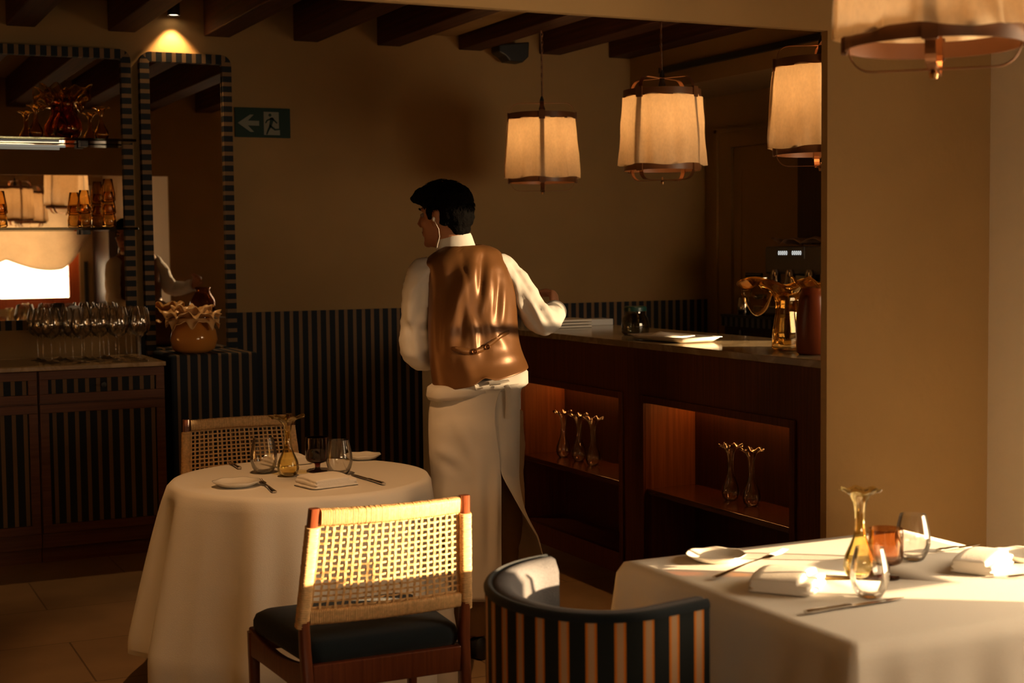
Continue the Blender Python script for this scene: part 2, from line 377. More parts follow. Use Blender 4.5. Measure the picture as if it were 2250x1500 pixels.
# pillar with the lintel that spans the opening to the bar
struct('wall_center', MB().box(2.862, XC, YP, YP+.03, 0, ZC).box(XL, 2.862, YP, YP+.03, 2.21, ZC), M['plaster'])
# dropped soffit over the right part of the bar room, and a lower ceiling infill between two beams
struct('trim_1', MB().box(4.845, XR, YP, YB, 2.53, ZC), M['plaster'])
struct('trim_2', MB().box(3.235, 3.62, YP, YB, 2.845, ZC), M['ceiling'])
struct('trim_3', MB().box(1.652, XR, YB-.018, YB, 0, 1.203), M['wainscot'])
# windows
def window(n, axis, a0, a1, z0, z1, plane, muntin=None, mull=(), f=.06):
    b = MB(); g = MB()
    def bx(B, u0, u1, za, zb, t):
        if axis == 'y': B.box(plane+.06, plane+.06+t, u0, u1, za, zb)
        else: B.box(u0, u1, plane-.06-t, plane-.06, za, zb)
    bx(b, a0, a0+f, z0, z1, .07); bx(b, a1-f, a1, z0, z1, .07); bx(b, a0+f, a1-f, z0, z0+f, .07); bx(b, a0+f, a1-f, z1-f, z1, .07)
    if muntin: bx(b, a0+f, a1-f, muntin-.015, muntin+.015, .05)
    for q in mull: bx(b, q-.03, q+.03, z0+f, z1-f, .06)
    o = struct(n, b, M['framewood'])
    if axis == 'y': g.box(plane+.085, plane+.09, a0+f, a1-f, z0+f, z1-f)
    else: g.box(a0+f, a1-f, plane-.09, plane-.085, z0+f, z1-f)
    g.build('pane', M['pane'], o)
window('window_1', 'y', 1.49, 2.91, .56, 2.11, XC)
window('window_2', 'x', 3.91, 5.16, 1.23, 2.08, YP, muntin=1.525)
window('window_3', 'y', 3.80, 4.58, 1.24, 1.49, XR)  # unseen slit window, kept low to hold its sun off the sideboard
window('window_4', 'x', WINB[0], WINB[1], WINB[2], WINB[3], YR, mull=(1.6,), f=.13)
# baseboards
struct('baseboard_back', MB().box(XL, 1.6, YB-.015, YB, 0, .1), M['plaster'])
# door in the right wall of the bar room
b = MB().box(XR-.03, XR, 7.96, 8.12, 0, 2.292).box(XR-.03, XR, 7.02, 7.16, 0, 2.292).box(XR-.03, XR, 7.16, 7.96, 2.187, 2.292)
b.box(XR-.045, XR-.03, 8.10, 8.13, 0, 2.31).box(XR-.045, XR-.03, 7.0, 8.13, 2.285, 2.31)
d1 = struct('door_1', b, M['plaster'])
MB().box(XR-.012, XR, 7.165, 7.955, 0, 2.18).build('door_leaf', M['plaster'], d1)
MB().box(XR-.022, XR-.012, 7.22, 7.26, .15, 2.08).box(XR-.022, XR-.012, 7.86, 7.9, .15, 2.08).box(XR-.022, XR-.012, 7.26, 7.86, 2.04, 2.08).build('door_moulding', M['plaster'], d1)
tag(MB().box(5.20, XR-.001, 6.42, 7.0, 1.56, 2.2).build('wall_cabinet', M['darkwood'], bevel=.004), 'dark wall cabinet beside the panelled door behind the bar', 'cabinet')

# beams of the bar room
BX = [1.013-.535, 1.013, 1.545, 2.075, 2.598, 3.112, 3.64, 4.19, 4.688]
names = ['beam whose end shows at the very top left corner', 'beam left of the black ceiling spotlight', 'beam directly right of the black ceiling spotlight',
         'second beam right of the ceiling spotlight', 'beam whose end is above the waiter, left of the plaster infill', 'beam right of the plaster infill, beside the black speaker',
         'beam behind the cord of the leftmost bar pendant', 'rightmost short beam next to the soffit']
beams = None
for i, x in enumerate(BX):
    if i == 0: lab = 'dark exposed ceiling beam farthest left, seen mostly in the big mirror'
    else: lab = 'dark timber ' + names[i-1]
    wd = .15 if i < 8 else .157
    if x > 4.6: wd = 4.845-x
    o = MB().box(0, wd, 0, YB-YP, 2.765, ZC).build('ceiling_beam', M['beam'], bevel=.006)
    o.location = (x, YP, 0)
    tag(o, lab, 'beam', 'dark beams across the bar room ceiling')

# black linear grille on soffit face
tag(MB().box(4.815, 4.845, 4.0, 7.9, 2.625, 2.66).build('ceiling_track', M['black']), 'long thin black lighting track along the soffit above the bar', 'track')

# ================================================================== BACK WALL: mirrors, shelves
def mirror_frame(name, label, X0, X1, Z0, Z1, fw=.052, r=.06):
    t = thing(name, label, 'mirror', ((X0+X1)/2, YB, Z0))
    W, H = X1-X0, Z1-Z0; yf = -.055
    # uprights and rails as one rounded ring, split by material: sides and top/bottom
    def ring_part(side, half):
        B = MB(); out = rrect(W, H, r, 6); inn = rrect(W-2*fw, H-2*fw, .012, 6); n = len(out)
        for i in range(n):
            j = (i+1) % n; mx = (out[i][0]+out[j][0])/2; mz = (out[i][1]+out[j][1])/2
            isside = abs(abs(mx)-W/2) < abs(abs(mz)-H/2)
            if isside != side or (mx if isside else mz)*half <= 0: continue
            P = []
            for (a, c) in ((out[i], out[j]), (inn[i], inn[j])):
                for q in (a, c):
                    P.append((q[0], yf, q[1]+H/2)); P.append((q[0], 0, q[1]+H/2))
            # 0/1 out_i front/back, 2/3 out_j, 4/5 in_i, 6/7 in_j
            B.add(P, [(0, 2, 6, 4), (1, 5, 7, 3), (0, 1, 3, 2), (4, 6, 7, 5)])
        return B
    for half in (-1, 1):
        ring_part(True, half).build('frame_upright', M['framestripe_h'], t)
        ring_part(False, half).build('frame_rail', M['framestripe_v'], t)
    MB().box(-W/2+fw-.003, W/2-fw+.003, -.03, -.022, fw-.003, H-fw+.003).build('mirror_glass', M['mirror'], t)
    return t
mirror_frame('wall_mirror', 'wide wall mirror in a striped frame above the sideboard, with glass shelves across it', -.3, 1.652, 1.144, 2.664)
mirror_frame('wall_mirror', 'tall narrow wall mirror in a striped frame beside the exit sign', 1.701, 2.214, .95, 2.658)
for z, lab in ((2.145, 'upper glass shelf holding the ruffled amber vase'), (1.675, 'lower glass shelf holding stacked amber tumblers')):
    t = thing('glass_shelf', lab, 'shelf', (.66, 8.12, z), group='glass shelves on the big mirror')
    MB().box(-.95, .965, -.11, .09, 0, .014).build('shelf_board', M['shelfglass'], t, bevel=.002)
    for x in (-.6, .72): MB().box(x-.02, x+.02, .05, .125, -.02, 0).build('bracket', M['black'], t)
t = thing('shelf_light', 'thin white light strip under the upper glass shelf', 'light', (.5, 8.17, 2.118))
MB().box(-.8, .78, -.008, .008, 0, .012).build('light_bar', M['ledwhite'], t)

# exit sign
t = thing('exit_sign', 'dark green emergency exit sign with a running figure and a left arrow', 'sign', (2.403, YB, 2.205))
sf = lambda a, b, h: (a, -h, b)
MB().prism([(x, z+.0845) for x, z in rrect(.325, .169, .004)], sf, 0, .012).build('sign_panel', M['green'], t)
px2 = lambda x, y: ((x-576)/121*.325, (303-y)/65.5*.169)
arrow = [px2(*q) for q in ((521, 272), (548, 253), (556, 253), (543, 266.5), (567.5, 266.5), (567.5, 277), (543, 277), (556, 291), (548, 291))]
MB().prism(arrow, sf, .012, .0135).build('arrow_symbol', M['signwhite'], t)
MB().prism([px2(*q) for q in ((578, 297), (578, 246), (611, 246), (611, 283), (613, 286), (613, 297))], sf, .012, .0135).build('door_symbol', M['signwhite'], t)
B = MB()
def sg(a, b, r0, r1=None): B.prism(seg2(px2(*a), px2(*b), r0, r1), sf, .0135, .015)
B.prism([(px2(591.5, 253)[0]+.009*math.cos(k*PI/6), px2(591.5, 253)[1]+.009*math.sin(k*PI/6)) for k in range(12)], sf, .0135, .015)
sg((596, 262), (592, 277), .0105, .008); sg((597, 261), (606, 270), .0045); sg((594, 261), (585, 265), .0045); sg((585, 265), (582, 270), .004)
sg((592, 277), (602, 285), .0065, .005); sg((602, 285), (612, 284), .005, .004); sg((592, 277), (587, 287), .0065, .005); sg((587, 287), (584, 295), .005, .004)
B.build('running_figure', M['green'], t)

# ceiling spotlights
def spot(x, y, lab, power=9, aim=None, cone=86):
    t = thing('ceiling_spotlight', lab, 'spotlight', (x, y, 2.86), group='black cylinder spotlights')
    MB().lathe([(.034, 0), (.034, .14), (.030, .14), (.030, .012), (.034, .0)], 24, closed=True).build('spot_housing', M['black'], t, smooth=True)
    MB().lathe([(.029, .006), (.029, .010)], 24).build('spot_lens', M['spotlit'], t)
    ld = bpy.data.lights.new('spot_beam', 'SPOT'); ld.energy = power; ld.color = (1, .56, .22) if not aim else (1, .50, .19); ld.spot_size = math.radians(cone); ld.spot_blend = .55; ld.shadow_soft_size = .012
    lo = bpy.data.objects.new('spot_beam', ld); C.objects.link(lo); lo.parent = t; lo.location = (0, 0, -.002)
    if aim: lo.rotation_euler = (-Vector(aim)).to_track_quat('Z', 'Y').to_euler()
    return t
spot(1.893, 8.235, 'black cylinder spotlight lighting the wall above the narrow mirror', 36)
spot(1.13, 6.6, 'black cylinder spotlight seen only in the big mirror', 16)
spot(1.25, 4.25, 'black cylinder spotlight above the round table, out of the photo', 88, (.27, .82, -2.1), 45)
tag(MB().lathe([(.055, 0), (.055, .012), (.05, .016), (.0, .016)], 28, (3.42, 7.6, 2.829)).build('smoke_detector', M['ceiling'], smooth=True), 'small round disc on the plaster ceiling infill between two beams', 'smoke detector')
# black speaker near the back wall
t = thing('wall_speaker', 'small black speaker under the beams beside the leftmost bar pendant cord', 'speaker', (3.93, 8.18, 2.68))
MB().prism([(-.10, .02), (-.06, .0), (-.03, -.03), (.06, -.035), (.10, .0), (.105, .09), (-.10, .065)], lambda a, b, h: (a, h, b+.04), -.06, .06).build('speaker_body', M['black'], t, bevel=.008)
MB().box(-.015, .015, .055, .12, .04, .08).build('bracket', M['black'], t)

# ================================================================== SIDEBOARD
SY = 7.583
MB_ = MB().box(.30, 1.655, SY-.02, YB-.06, .972, .994)
tag(MB_.build('marble_worktop', M['marble2'], bevel=.003), 'pale marble slab on top of the striped sideboard', 'worktop')
def cabinet(xa, xb, lab, full=True):
    t = thing('sideboard_cabinet', lab, 'cabinet', ((xa+xb)/2, SY, 0), group='striped front cabinets of the sideboard')
    W = xb-xa; h = W/2
    MB().box(-h, h, .02, .65, .08, .972).box(-h, h, .05, .6, 0, .08).build('carcass', M['cabwood'], t)
    def front(name, z0, z1, knob):
        f = .043; g = .003
        B = MB().box(-h+g, h-g, 0, .02, z0, z0+f).box(-h+g, h-g, 0, .02, z1-f, z1).box(-h+g, -h+g+f, 0, .02, z0+f, z1-f).box(h-g-f, h-g, 0, .02, z0+f, z1-f)
        o = B.build(name, M['cabwood'], t, bevel=.0015)
        MB().box(-h+g+f, h-g-f, .011, .019, z0+f, z1-f).build('striped_panel', M['cabstripe'], o)
        if knob: MB().lathe([(.006, 0), (.006, .012), (.014, .02), (.012, .028), (0, .03)], 14).build('knob', M['black'], o, smooth=True)
        return o
    o = front('drawer', .81, .968, True)
    for k in [c for c in C.objects if c.parent == o and c.name.startswith('knob')]: k.rotation_euler = (PI/2, 0, 0); k.location = (0, 0, .89)
    front('door', .155, .802, False)
    return t
cabinet(1.026, 1.652, 'right hand sideboard cabinet with full striped drawer and door')
cabinet(.395, 1.022, 'sideboard cabinet cut off by the left edge, with striped drawer and door')

# striped pedestal
t = thing('striped_pedestal', 'tall fabric covered pedestal with navy and tan stripes under the narrow mirror', 'pedestal', (1.955, 7.975, 0))
MB().box(-.235, .235, -.225, .225, 0, 1.01).build('pedestal_body', M['pedstripe'], t, bevel=.012)

# amber glossy vase with ruffled collar on the pedestal
def ruffle(mb, c, r0, z0, r1, z1, waves, amp, n=120, lay=10, seed=0, th=.004):
    """wavy glass collar going out and over"""
    rows = []
    for side in (0, 1):
        rr = []
        for i in range(lay+1):
            s = i/lay; ring = []
            for j in range(n):
                a = 2*PI*j/n; wv = math.sin(waves*a+seed)+.5*math.sin((waves*2-1)*a+seed*2.3)+.35*math.sin(3*a+seed)
                r = r0+(r1-r0)*s**.8*(1+.12*math.sin((waves+2)*a+seed)); z = z0+(z1-z0)*math.sin(s*PI*.62)+amp*s**1.5*wv-(.5*amp*s**3)
                if side: r -= th*.3; z -= th
                ring.append((c[0]+r*math.cos(a), c[1]+r*math.sin(a), c[2]+z))
            rr.append(ring)
        rows.append(rr)
    mb.rings(rows[0]+rows[1][::-1], cap=False, closed=True)
    return mb
t = thing('ruffled_vase', 'glossy amber round vase with pale ruffled rim on the striped pedestal', 'vase', (1.885, 7.93, 1.01))
MB().lathe([(.0, 0), (.085, .0), (.115, .02), (.128, .07), (.118, .12), (.085, .165), (.06, .19), (.052, .2), (.045, .19), (.07, .16), (.1, .12), (.11, .07), (.1, .03), (0, .012)], 40,
           ruf=lambda r, z, a, k: (r*(1+.05*math.cos(5*a+1)*min(1, z*12)), z)).build('vase_body', M['ambervase'], t, smooth=True, angle=180)
B = MB(); ruffle(B, (0, 0, 0), .05, .19, .150, .215, 9, .016, seed=1.1); ruffle(B, (0, 0, 0), .048, .20, .11, .25, 8, .014, seed=2.9); ruffle(B, (0, 0, 0), .10, .19, .145, .165, 8, .02, seed=.4)
B.build('ruffled_rim', M['amberruffle'], t, smooth=True, angle=180)
t['label'] = 'glossy amber round vase with pale ruffled rim on the striped pedestal'

# glasses ----------------------------------------------------------
def dbl(prof, th=.0016):
    """outer profile up, inner profile back down"""
    inner = [(max(r-th, .0002), z+(th*2 if i == 0 else 0)) for i, (r, z) in enumerate(prof)]
    return prof+inner[::-1]
wine_prof = [(.0, 0), (.038, .0), (.038, .0015), (.02, .004), (.006, .010), (.0038, .02), (.0035, .07), (.0038, .115), (.008, .124), (.025, .132), (.043, .150), (.052, .175), (.0535, .195), (.050, .225), (.044, .255), (.039, .275)]
wine_in = [(.038, .2745), (.043, .255), (.049, .225), (.0522, .195), (.0505, .175), (.0415, .152), (.024, .135), (.0, .131)]
def wine_glass(loc, lab):
    t = thing('wine_glass', lab, 'wine glass', loc, group='wine glasses standing on the sideboard')
    MB().lathe(wine_prof+wine_in, 32).build('glass_bowl', M['clear'], t, smooth=True, angle=60)
    return t
wl = 'clear long stemmed wine glass, one of the crowd on the sideboard'
wg = wine_glass((1.125, 7.80, .994), wl)
spots_w = [(1.262, 7.715), (1.10, 7.92), (1.235, 7.83), (1.215, 7.945), (1.09, 8.04), (1.345, 7.90), (1.325, 8.02), (1.455, 7.84), (1.44, 7.955), (1.435, 8.07),
           (1.555, 7.70), (1.57, 7.82), (1.555, 7.935), (1.55, 8.05), (1.365, 7.785), (1.205, 8.06), (1.445, 7.70)]
for i, (x, y) in enumerate(spots_w):
    l = wl
    if i == 10: l = 'front right wine glass at the corner of the sideboard, bowl against the mirror frame'
    if i == 0: l = 'wine glass in the middle of the front row on the sideboard'
    dup(wg, (x, y, .994), random.random()*3, l)
wg['label'] = 'leftmost front wine glass on the sideboard'
tag(MB().prism(rrect(.07, .085, .02), lambda a, b, h: (1.275+a, 8.0+h*.5, 1.235+b), 0, .02).build('menu_card', M['white']), 'white card standing among the wine glass rims', 'card')
bpy.data.objects['menu_card'].location = (0, 0, 0)

# ruffled amber vase and bud vases on the upper shelf
t = thing('ruffled_vase', 'dark amber glass vase with wide ruffled rim on the upper glass shelf', 'vase', (1.285, 8.115, 2.159))
MB().lathe([(.0, 0), (.045, 0), (.068, .02), (.078, .055), (.07, .095), (.045, .135), (.036, .165), (.038, .19), (.045, .205), (.042, .205), (.034, .19), (.032, .165), (.04, .135), (.064, .095), (.071, .055), (.05, .022), (.0, .016)], 36).build('vase_body', M['darkamber'], t, smooth=True, angle=180)
B = MB(); ruffle(B, (0, 0, 0), .04, .195, .13, .27, 5, .03, seed=.7); ruffle(B, (0, 0, 0), .04, .19, .12, .21, 4, .028, seed=2.2)
B.build('ruffled_rim', M['amberlite'], t, smooth=True, angle=180)
bud = [(.0, 0), (.022, 0), (.034, .010), (.040, .03), (.036, .055), (.024, .082), (.0155, .105), (.0125, .13), (.0125, .16), (.016, .185), (.023, .204), (.036, .214), (.046, .217)]
def bud_vase(loc, mt, lab, grp, h=1, amp=.003, n=60, th=.0022, fl=1.0):
    t = thing('bud_vase', lab, 'vase', loc, group=grp)
    pr = dbl([(r*(fl if z > .2 else 1), z*h) for r, z in bud], th)
    top = .2*h
    MB().lathe(pr, n, ruf=lambda r, z, a, k: (r*(1+((.05*math.sin(7*a+1)) if z > top and r > .03 else 0)), z+(amp*.8*math.sin(7*a)*(r-.02)/.026 if z > top and r > .02 else 0))).build('vase_glass', mt, t, smooth=True, angle=180)
    return t
bv = bud_vase((1.46, 8.10, 2.159), M['amberlite'], 'slim clear amber bud vase right of the ruffled vase on the upper shelf', 'bud vases on the upper shelf', .78, .004)
dup(bv, (1.12, 8.08, 2.159), .5, 'slim clear amber bud vase left of the ruffled vase on the upper shelf')

# stacked amber tumblers on the lower shelf
def tumbler(loc, lab, base=None):
    if base: return dup(base, loc, random.random()*3, lab)
    t = thing('amber_tumbler', lab, 'tumbler', loc, group='stacked amber tumblers on the lower shelf')
    MB().lathe([(.0, 0), (.03, 0), (.0385, .012), (.037, .045), (.030, .085), (.024, .125), (.0225, .125), (.0285, .085), (.035, .045), (.034, .016), (.0, .01)], 28,
               ruf=lambda r, z, a, k: (r*(1+.05*math.sin(7*a+z*70)), z)).build('tumbler_glass', M['amberlite'], t, smooth=True, angle=180)
    return t
T0 = tumbler((1.36, 8.11, 1.689), 'lower tumbler of the short amber stack on the lower shelf')
tumbler((1.36, 8.11, 1.689+.075), 'top tumbler of the short amber stack on the lower shelf', T0)
tumbler((1.487, 8.11, 1.689), 'bottom tumbler of the tall amber stack near the right end of the lower shelf', T0)
tumbler((1.487, 8.11, 1.689+.068), 'middle tumbler of the tall amber stack near the right end of the lower shelf', T0)
tumbler((1.487, 8.11, 1.689+.136), 'topmost tumbler of the tall amber stack near the right end of the lower shelf', T0)
tumbler((.93, 8.11, 1.689), 'bottom amber tumbler at the left edge of the photo on the lower shelf', T0)
tumbler((.93, 8.11, 1.689+.068), 'upper amber tumbler at the left edge of the photo on the lower shelf', T0)

# ================================================================== BAR
BXF = 3.45; BT = 1.12; BXB = 4.09
Y0, Y1 = YP+.3, YB-.02
tag(MB().box(BXF-.025, BXB, Y0, Y1, 1.09, BT).build('bar_worktop', M['marble'], bevel=.003), 'long polished stone worktop on the bar', 'worktop')
bar = thing('bar_counter', 'dark wooden bar counter with two lit niches', 'bar', (BXF, 6.1, 0))
niches = [(4.68, 5.79), (6.018, 7.10)]; ZN0, ZN1, ZS, DEP = .10, .842, .445, .27
B = MB()
# front panel around niches
B.box(BXF, BXF+.03, Y0, niches[0][0], 0, 1.09); B.box(BXF, BXF+.03, niches[0][1], niches[1][0], 0, 1.09); B.box(BXF, BXF+.03, niches[1][1], Y1, 0, 1.09)
for a, c in niches: B.box(BXF, BXF+.03, a, c, ZN1, 1.09); B.box(BXF, BXF+.03, a, c, 0, ZN0)
B.build('front_panel', M['barwood'], bar, world=True)
for a, c in niches:
    MB().box(BXF-.012, BXF, a-.035, a, ZN0-.03, ZN1+.033).box(BXF-.012, BXF, c, c+.035, ZN0-.03, ZN1+.033).box(BXF-.012, BXF, a, c, ZN1, ZN1+.033).build('niche_trim', M['barwood'], bar, world=True, bevel=.003)
    n = MB().box(BXF+.03, BXF+DEP, a-.02, a, ZN0, ZN1+.06).box(BXF+.03, BXF+DEP, c, c+.02, ZN0, ZN1+.06).box(BXF+.03, BXF+DEP, a, c, ZN0-.02, ZN0).build('niche_lining', M['nichewood'], bar, world=True)
    MB().box(BXF+.03, BXF+DEP, a, c, ZN1+.04, ZN1+.06).build('niche_top', M['nichewood'], bar, world=True)
    MB().box(BXF+DEP, BXF+DEP+.02, a-.02, c+.02, ZN0, ZN1+.06).build('niche_back', M['nicheback'], bar, world=True)
    MB().box(BXF+.005, BXF+DEP-.001, a+.001, c-.001, ZS-.025, ZS).build('niche_shelf', M['shelfwood'], bar, world=True, bevel=.002)
    MB().box(BXF+DEP-.032, BXF+DEP-.02, a+.03, c-.02, ZN1+.028, ZN1+.038).build('led_strip', M['led'], bar, world=True)
MB().box(BXF+.05, BXB-.05, Y0, niches[0][0]-.03, 0, 1.08).build('bar_carcass', M['darkwood'], bar, world=True)
MB().box(BXF+DEP+.03, BXB-.05, niches[0][0]-.03, Y1, 0, 1.08).build('bar_carcass', M['darkwood'], bar, world=True)
# vases in the niches
NV = 'clear ruffled bud vases in the bar niches'
nv = bud_vase((3.60, 6.889, ZS), M['clear'], 'farthest of the three clear ruffled vases in the left bar niche', NV, 1.12, .007, 72, fl=1.15)
for (x, y, l) in ((3.60, 6.716, 'middle one of three clear ruffled vases in the left bar niche'), (3.59, 6.545, 'nearest of the three clear ruffled vases in the left bar niche'),
                  (3.61, 5.336, 'left one of two clear ruffled vases in the right bar niche'), (3.61, 5.178, 'right one of two clear ruffled vases in the right bar niche')):
    dup(nv, (x, y, ZS), random.random()*3, l)

# things on the bar
t = thing('glass_jar', 'squat clear glass jar with dark green lid on the bar', 'jar', (3.70, 6.30, BT))
MB().lathe([(0, 0), (.055, 0), (.068, .012), (.07, .05), (.062, .085), (.05, .10), (.05, .118), (.047, .118), (.046, .10), (.058, .083), (.066, .05), (.063, .014), (0, .008)], 32).build('jar_body', M['jarglass'], t, smooth=True, angle=60)
MB().lathe([(.0, .142), (.05, .142), (.056, .136), (.056, .118), (0, .118)][::-1], 28).build('lid', M['greenlid'], t, smooth=True)
def tray_grid(w, d, h, fl):
    rows = []
    for i in range(13):
        v = -1+2*i/12; r = []
        for j in range(17):
            u = -1+2*j/16; e = max(abs(u), abs(v)); z = .004+h*max(0, (e-.84)/.16)**1.3; k = 1+.05*max(0, e-.84)/.16
            r.append((u*w/2*k, v*d/2*k, z))
        rows.append(r)
    return rows
t = thing('serving_tray', 'white rectangular serving tray lying at the front edge of the bar', 'tray', (3.60, 5.78, BT), math.radians(3))
B = MB().grid(tray_grid(.21, .42, .022, 0)); B.build('tray_body', M['china'], t, smooth=True, solid=.004)
t2 = thing('napkin', 'white napkin folded on the tray on the bar', 'napkin', (3.60, 5.85, BT+.009), math.radians(3))
B = MB().grid([[(-.08+.16*j/8, -.12+.22*i/8, .012+.010*math.sin(j*.8)*math.sin(i*.55)) for j in range(9)] for i in range(9)]); B.build('cloth', M['napkin'], t2, smooth=True, solid=.008)
for k, (z, lab) in enumerate(((0, 'bottom plate of the small stack on the bar behind the waiter'), (.016, 'middle plate of the small stack on the bar behind the waiter'), (.032, 'top plate of the small stack on the bar behind the waiter'))):
    o = MB().prism(rrect(.30, .22, .02), lambda a, b, h: (3.72+a, 7.15+b, BT+h), z+.001, z+.013).build('stacked_plate', M['china'], bevel=.004); tag(o, lab, 'plate', 'plates stacked on the bar')
tag(MB().prism(rrect(.16, .12, .005), lambda a, b, h: (4.0+a, 7.25+b, BT+h), 0, .035).build('white_box', M['white'], bevel=.003), 'small low white box on the bar right of the waiter\'s raised hand', 'box')

# amber pitcher with the big folded rim
t = thing('ruffled_pitcher', 'square amber glass pitcher with big folded rim at the right end of the bar', 'pitcher', (3.63, 4.955, BT))
def sqr(r, z, a, k): 
    q = 1/max(abs(math.cos(a)), abs(math.sin(a))); f = .55+.45*q; return r*f*(1+.05*math.sin(z*30)), z
MB().lathe([(.0, 0), (.044, 0), (.052, .015), (.050, .08), (.043, .15), (.040, .20), (.05, .24), (.045, .24), (.034, .20), (.037, .15), (.044, .08), (.045, .03), (.0, .022)], 48, ruf=sqr).build('pitcher_body', M['amberlite'], t, smooth=True, angle=180)
B = MB()
n = 72
rows = []
for side in (0, 1):
    for i in range(10):
        s = (i if side == 0 else 9-i)/9; ring = []
        for j in range(n):
            a = 2*PI*j/n; wv = math.sin(4*a+.5); lobe = max(0, math.cos(a-math.radians(115)))**2
            r = .045+(.075+.10*lobe)*s+.012*s*wv; z = .232+.05*math.sin(s*PI*.7)+.020*wv*s+.02*s*lobe-(.05*lobe*max(0, s-.6)); r -= .003*side; z -= .003*side
            ring.append((r*math.cos(a), r*math.sin(a), z))
        rows.append(ring)
B.rings(rows, cap=False, closed=True); B.build('flared_rim', M['amberlite'], t, smooth=True, angle=180)
# curled lobe of the rim
B = MB(); ax = Vector((-.3, .85, -.25)).normalized(); u = ax.cross(Vector((0, 0, 1))).normalized(); w2 = u.cross(ax)
rows = []
for side in (0, 1):
    for i in range(10):
        s = (i if side == 0 else 9-i)/9; ring = []
        for j in range(40):
            a = 2*PI*j/40; r = (.012+.062*math.sin(s*PI*.55))*(1+.12*math.sin(3*a)*s)-.002*side
            p = Vector((-.02, .075, .245))+ax*(.10*s)+u*(r*math.cos(a))+w2*(r*math.sin(a)); ring.append(p)
        rows.append(ring)
B.rings(rows, cap=False, closed=True).build('rolled_lip', M['amberlite'], t, smooth=True, angle=180)
t = thing('brown_vase', 'opaque brown amber vase at the right end of the bar against the pillar', 'vase', (3.60, 4.735, BT))
MB().lathe([(0, 0), (.055, 0), (.066, .01), (.07, .08), (.068, .16), (.06, .22), (.05, .27), (.046, .27), (.055, .22), (.06, .12), (.05, .02), (0, .015)], 36, ruf=lambda r, z, a, k: (r*(1+.04*math.sin(3*a+z*9)), z)).build('vase_body', M['brownvase'], t, smooth=True, angle=180)
B = MB(); ruffle(B, (0, 0, 0), .048, .262, .09, .30, 5, .014, seed=1.9); B.build('ruffled_rim', M['amberlite'], t, smooth=True, angle=180)

# back bar counter with espresso machine
t = thing('back_counter', 'dark back counter behind the bar with a striped front edge', 'counter', (5.16, 6.75, 0))
MB().box(-.20, .255, -1.6, .64, 0, 1.08).build('counter_body', M['darkwood'], t)
MB().box(-.23, .255, -1.6, .64, 1.135, 1.15).build('counter_top', M['black'], t)
MB().box(-.225, -.20, -1.6, .64, 1.08, 1.135).build('striped_edge', M['edgestripe'], t)
MB().box(-.215, -.20, .45, .47, .95, 1.06).build('handle', M['chrome'], t)
t = thing('espresso_machine', 'chrome espresso machine with two white digital displays behind the bar', 'coffee machine', (5.15, 6.72, 1.15))
MB().box(-.12, .22, -.36, .36, .24, .40).build('top_housing', mat('machine_panel', (.13, .11, .09), .3, .4), t, bevel=.012)
MB().box(.02, .22, -.34, .34, .04, .24).build('back_housing', M['chrome'], t, bevel=.01)
MB().box(-.19, .22, -.38, .38, .015, .06).build('drip_tray', M['chrome'], t, bevel=.006)
for sx, sy in ((-.16, -.34), (-.16, .34), (.18, -.34), (.18, .34)): MB().lathe([(.02, 0), (.02, .016)], 14, (sx, sy, 0)).build('foot', M['black'], t)
MB().box(-.128, -.12, -.02, .24, .33, .395).build('display_panel', mat('display_grey', (.09, .085, .08), .4), t)
for cy_ in (.175, .045):
    B = MB()
    for k in range(5):
        yy = cy_+.036-.018*k; o0 = [(yy+.007*math.cos(q), .362+.012*math.sin(q)) for q in [i*PI/6 for i in range(12)]]; o1 = [(yy+.0035*math.cos(q), .362+.007*math.sin(q)) for q in [i*PI/6 for i in range(12)]]
        vs = [(-.1295, a, z) for a, z in o0]+[(-.1295, a, z) for a, z in o1]; B.add(vs, [(i, (i+1) % 12, 12+(i+1) % 12, 12+i) for i in range(12)])
    B.build('digit_display', M['digits'], t, solid=.001)
for gy in (.24, .10, -.08, -.22):
    g = MB().lathe([(0, .27), (.018, .268), (.028, .25), (.030, .22), (.044, .15), (.046, .12), (0, .12)][::-1], 20, (-.13, gy, 0)).build('group_head', M['chrome'], t, smooth=True)
for gy in (.17, -.15):
    MB().tube([(-.13, gy, .125), (-.22, gy+.01, .12), (-.30, gy+.02, .115)], [.012, .012, .015], 10).build('portafilter', M['black'], t, smooth=True)
MB().tube([(-.14, .30, .22), (-.22, .33, .21), (-.24, .345, .10), (-.235, .35, .04)], .005, 8).build('steam_wand', M['chrome'], t, smooth=True)
MB().tube([(-.14, .36, .235), (-.18, .46, .235)], [.012, .014], 10).build('tap_handle', M['black'], t, smooth=True)
t = thing('bar_towel', 'crumpled brown towel draped on top of the espresso machine', 'towel', (5.12, 6.62, 1.551))
B = MB().grid([[(-.12+.26*j/12, -.30+.66*i/24, .012+.030*abs(math.sin(i*.45+j*.2))+.05*max(0, 1-i/9)+.015*noise.noise(Vector((i*.6, j*.6, 0)))) for j in range(13)] for i in range(25)])
B.build('towel_cloth', mat('towel', (.20, .12, .07), .9), t, smooth=True, solid=.006)
for i, (x, y, lab) in enumerate(((4.98, 7.22, 'small tilted milk jug left of the espresso machine'), (5.0, 5.98, 'small milk jug right of the espresso machine'))):
    o = MB().lathe([(0, 0), (.035, 0), (.04, .02), (.034, .07), (.03, .1), (.027, .1), (.03, .07), (.036, .02), (0, .004)], 20).build('milk_jug', M['chrome'], smooth=True); o.location = (x, y, 1.15); tag(o, lab, 'jug', 'milk jugs on the back counter')

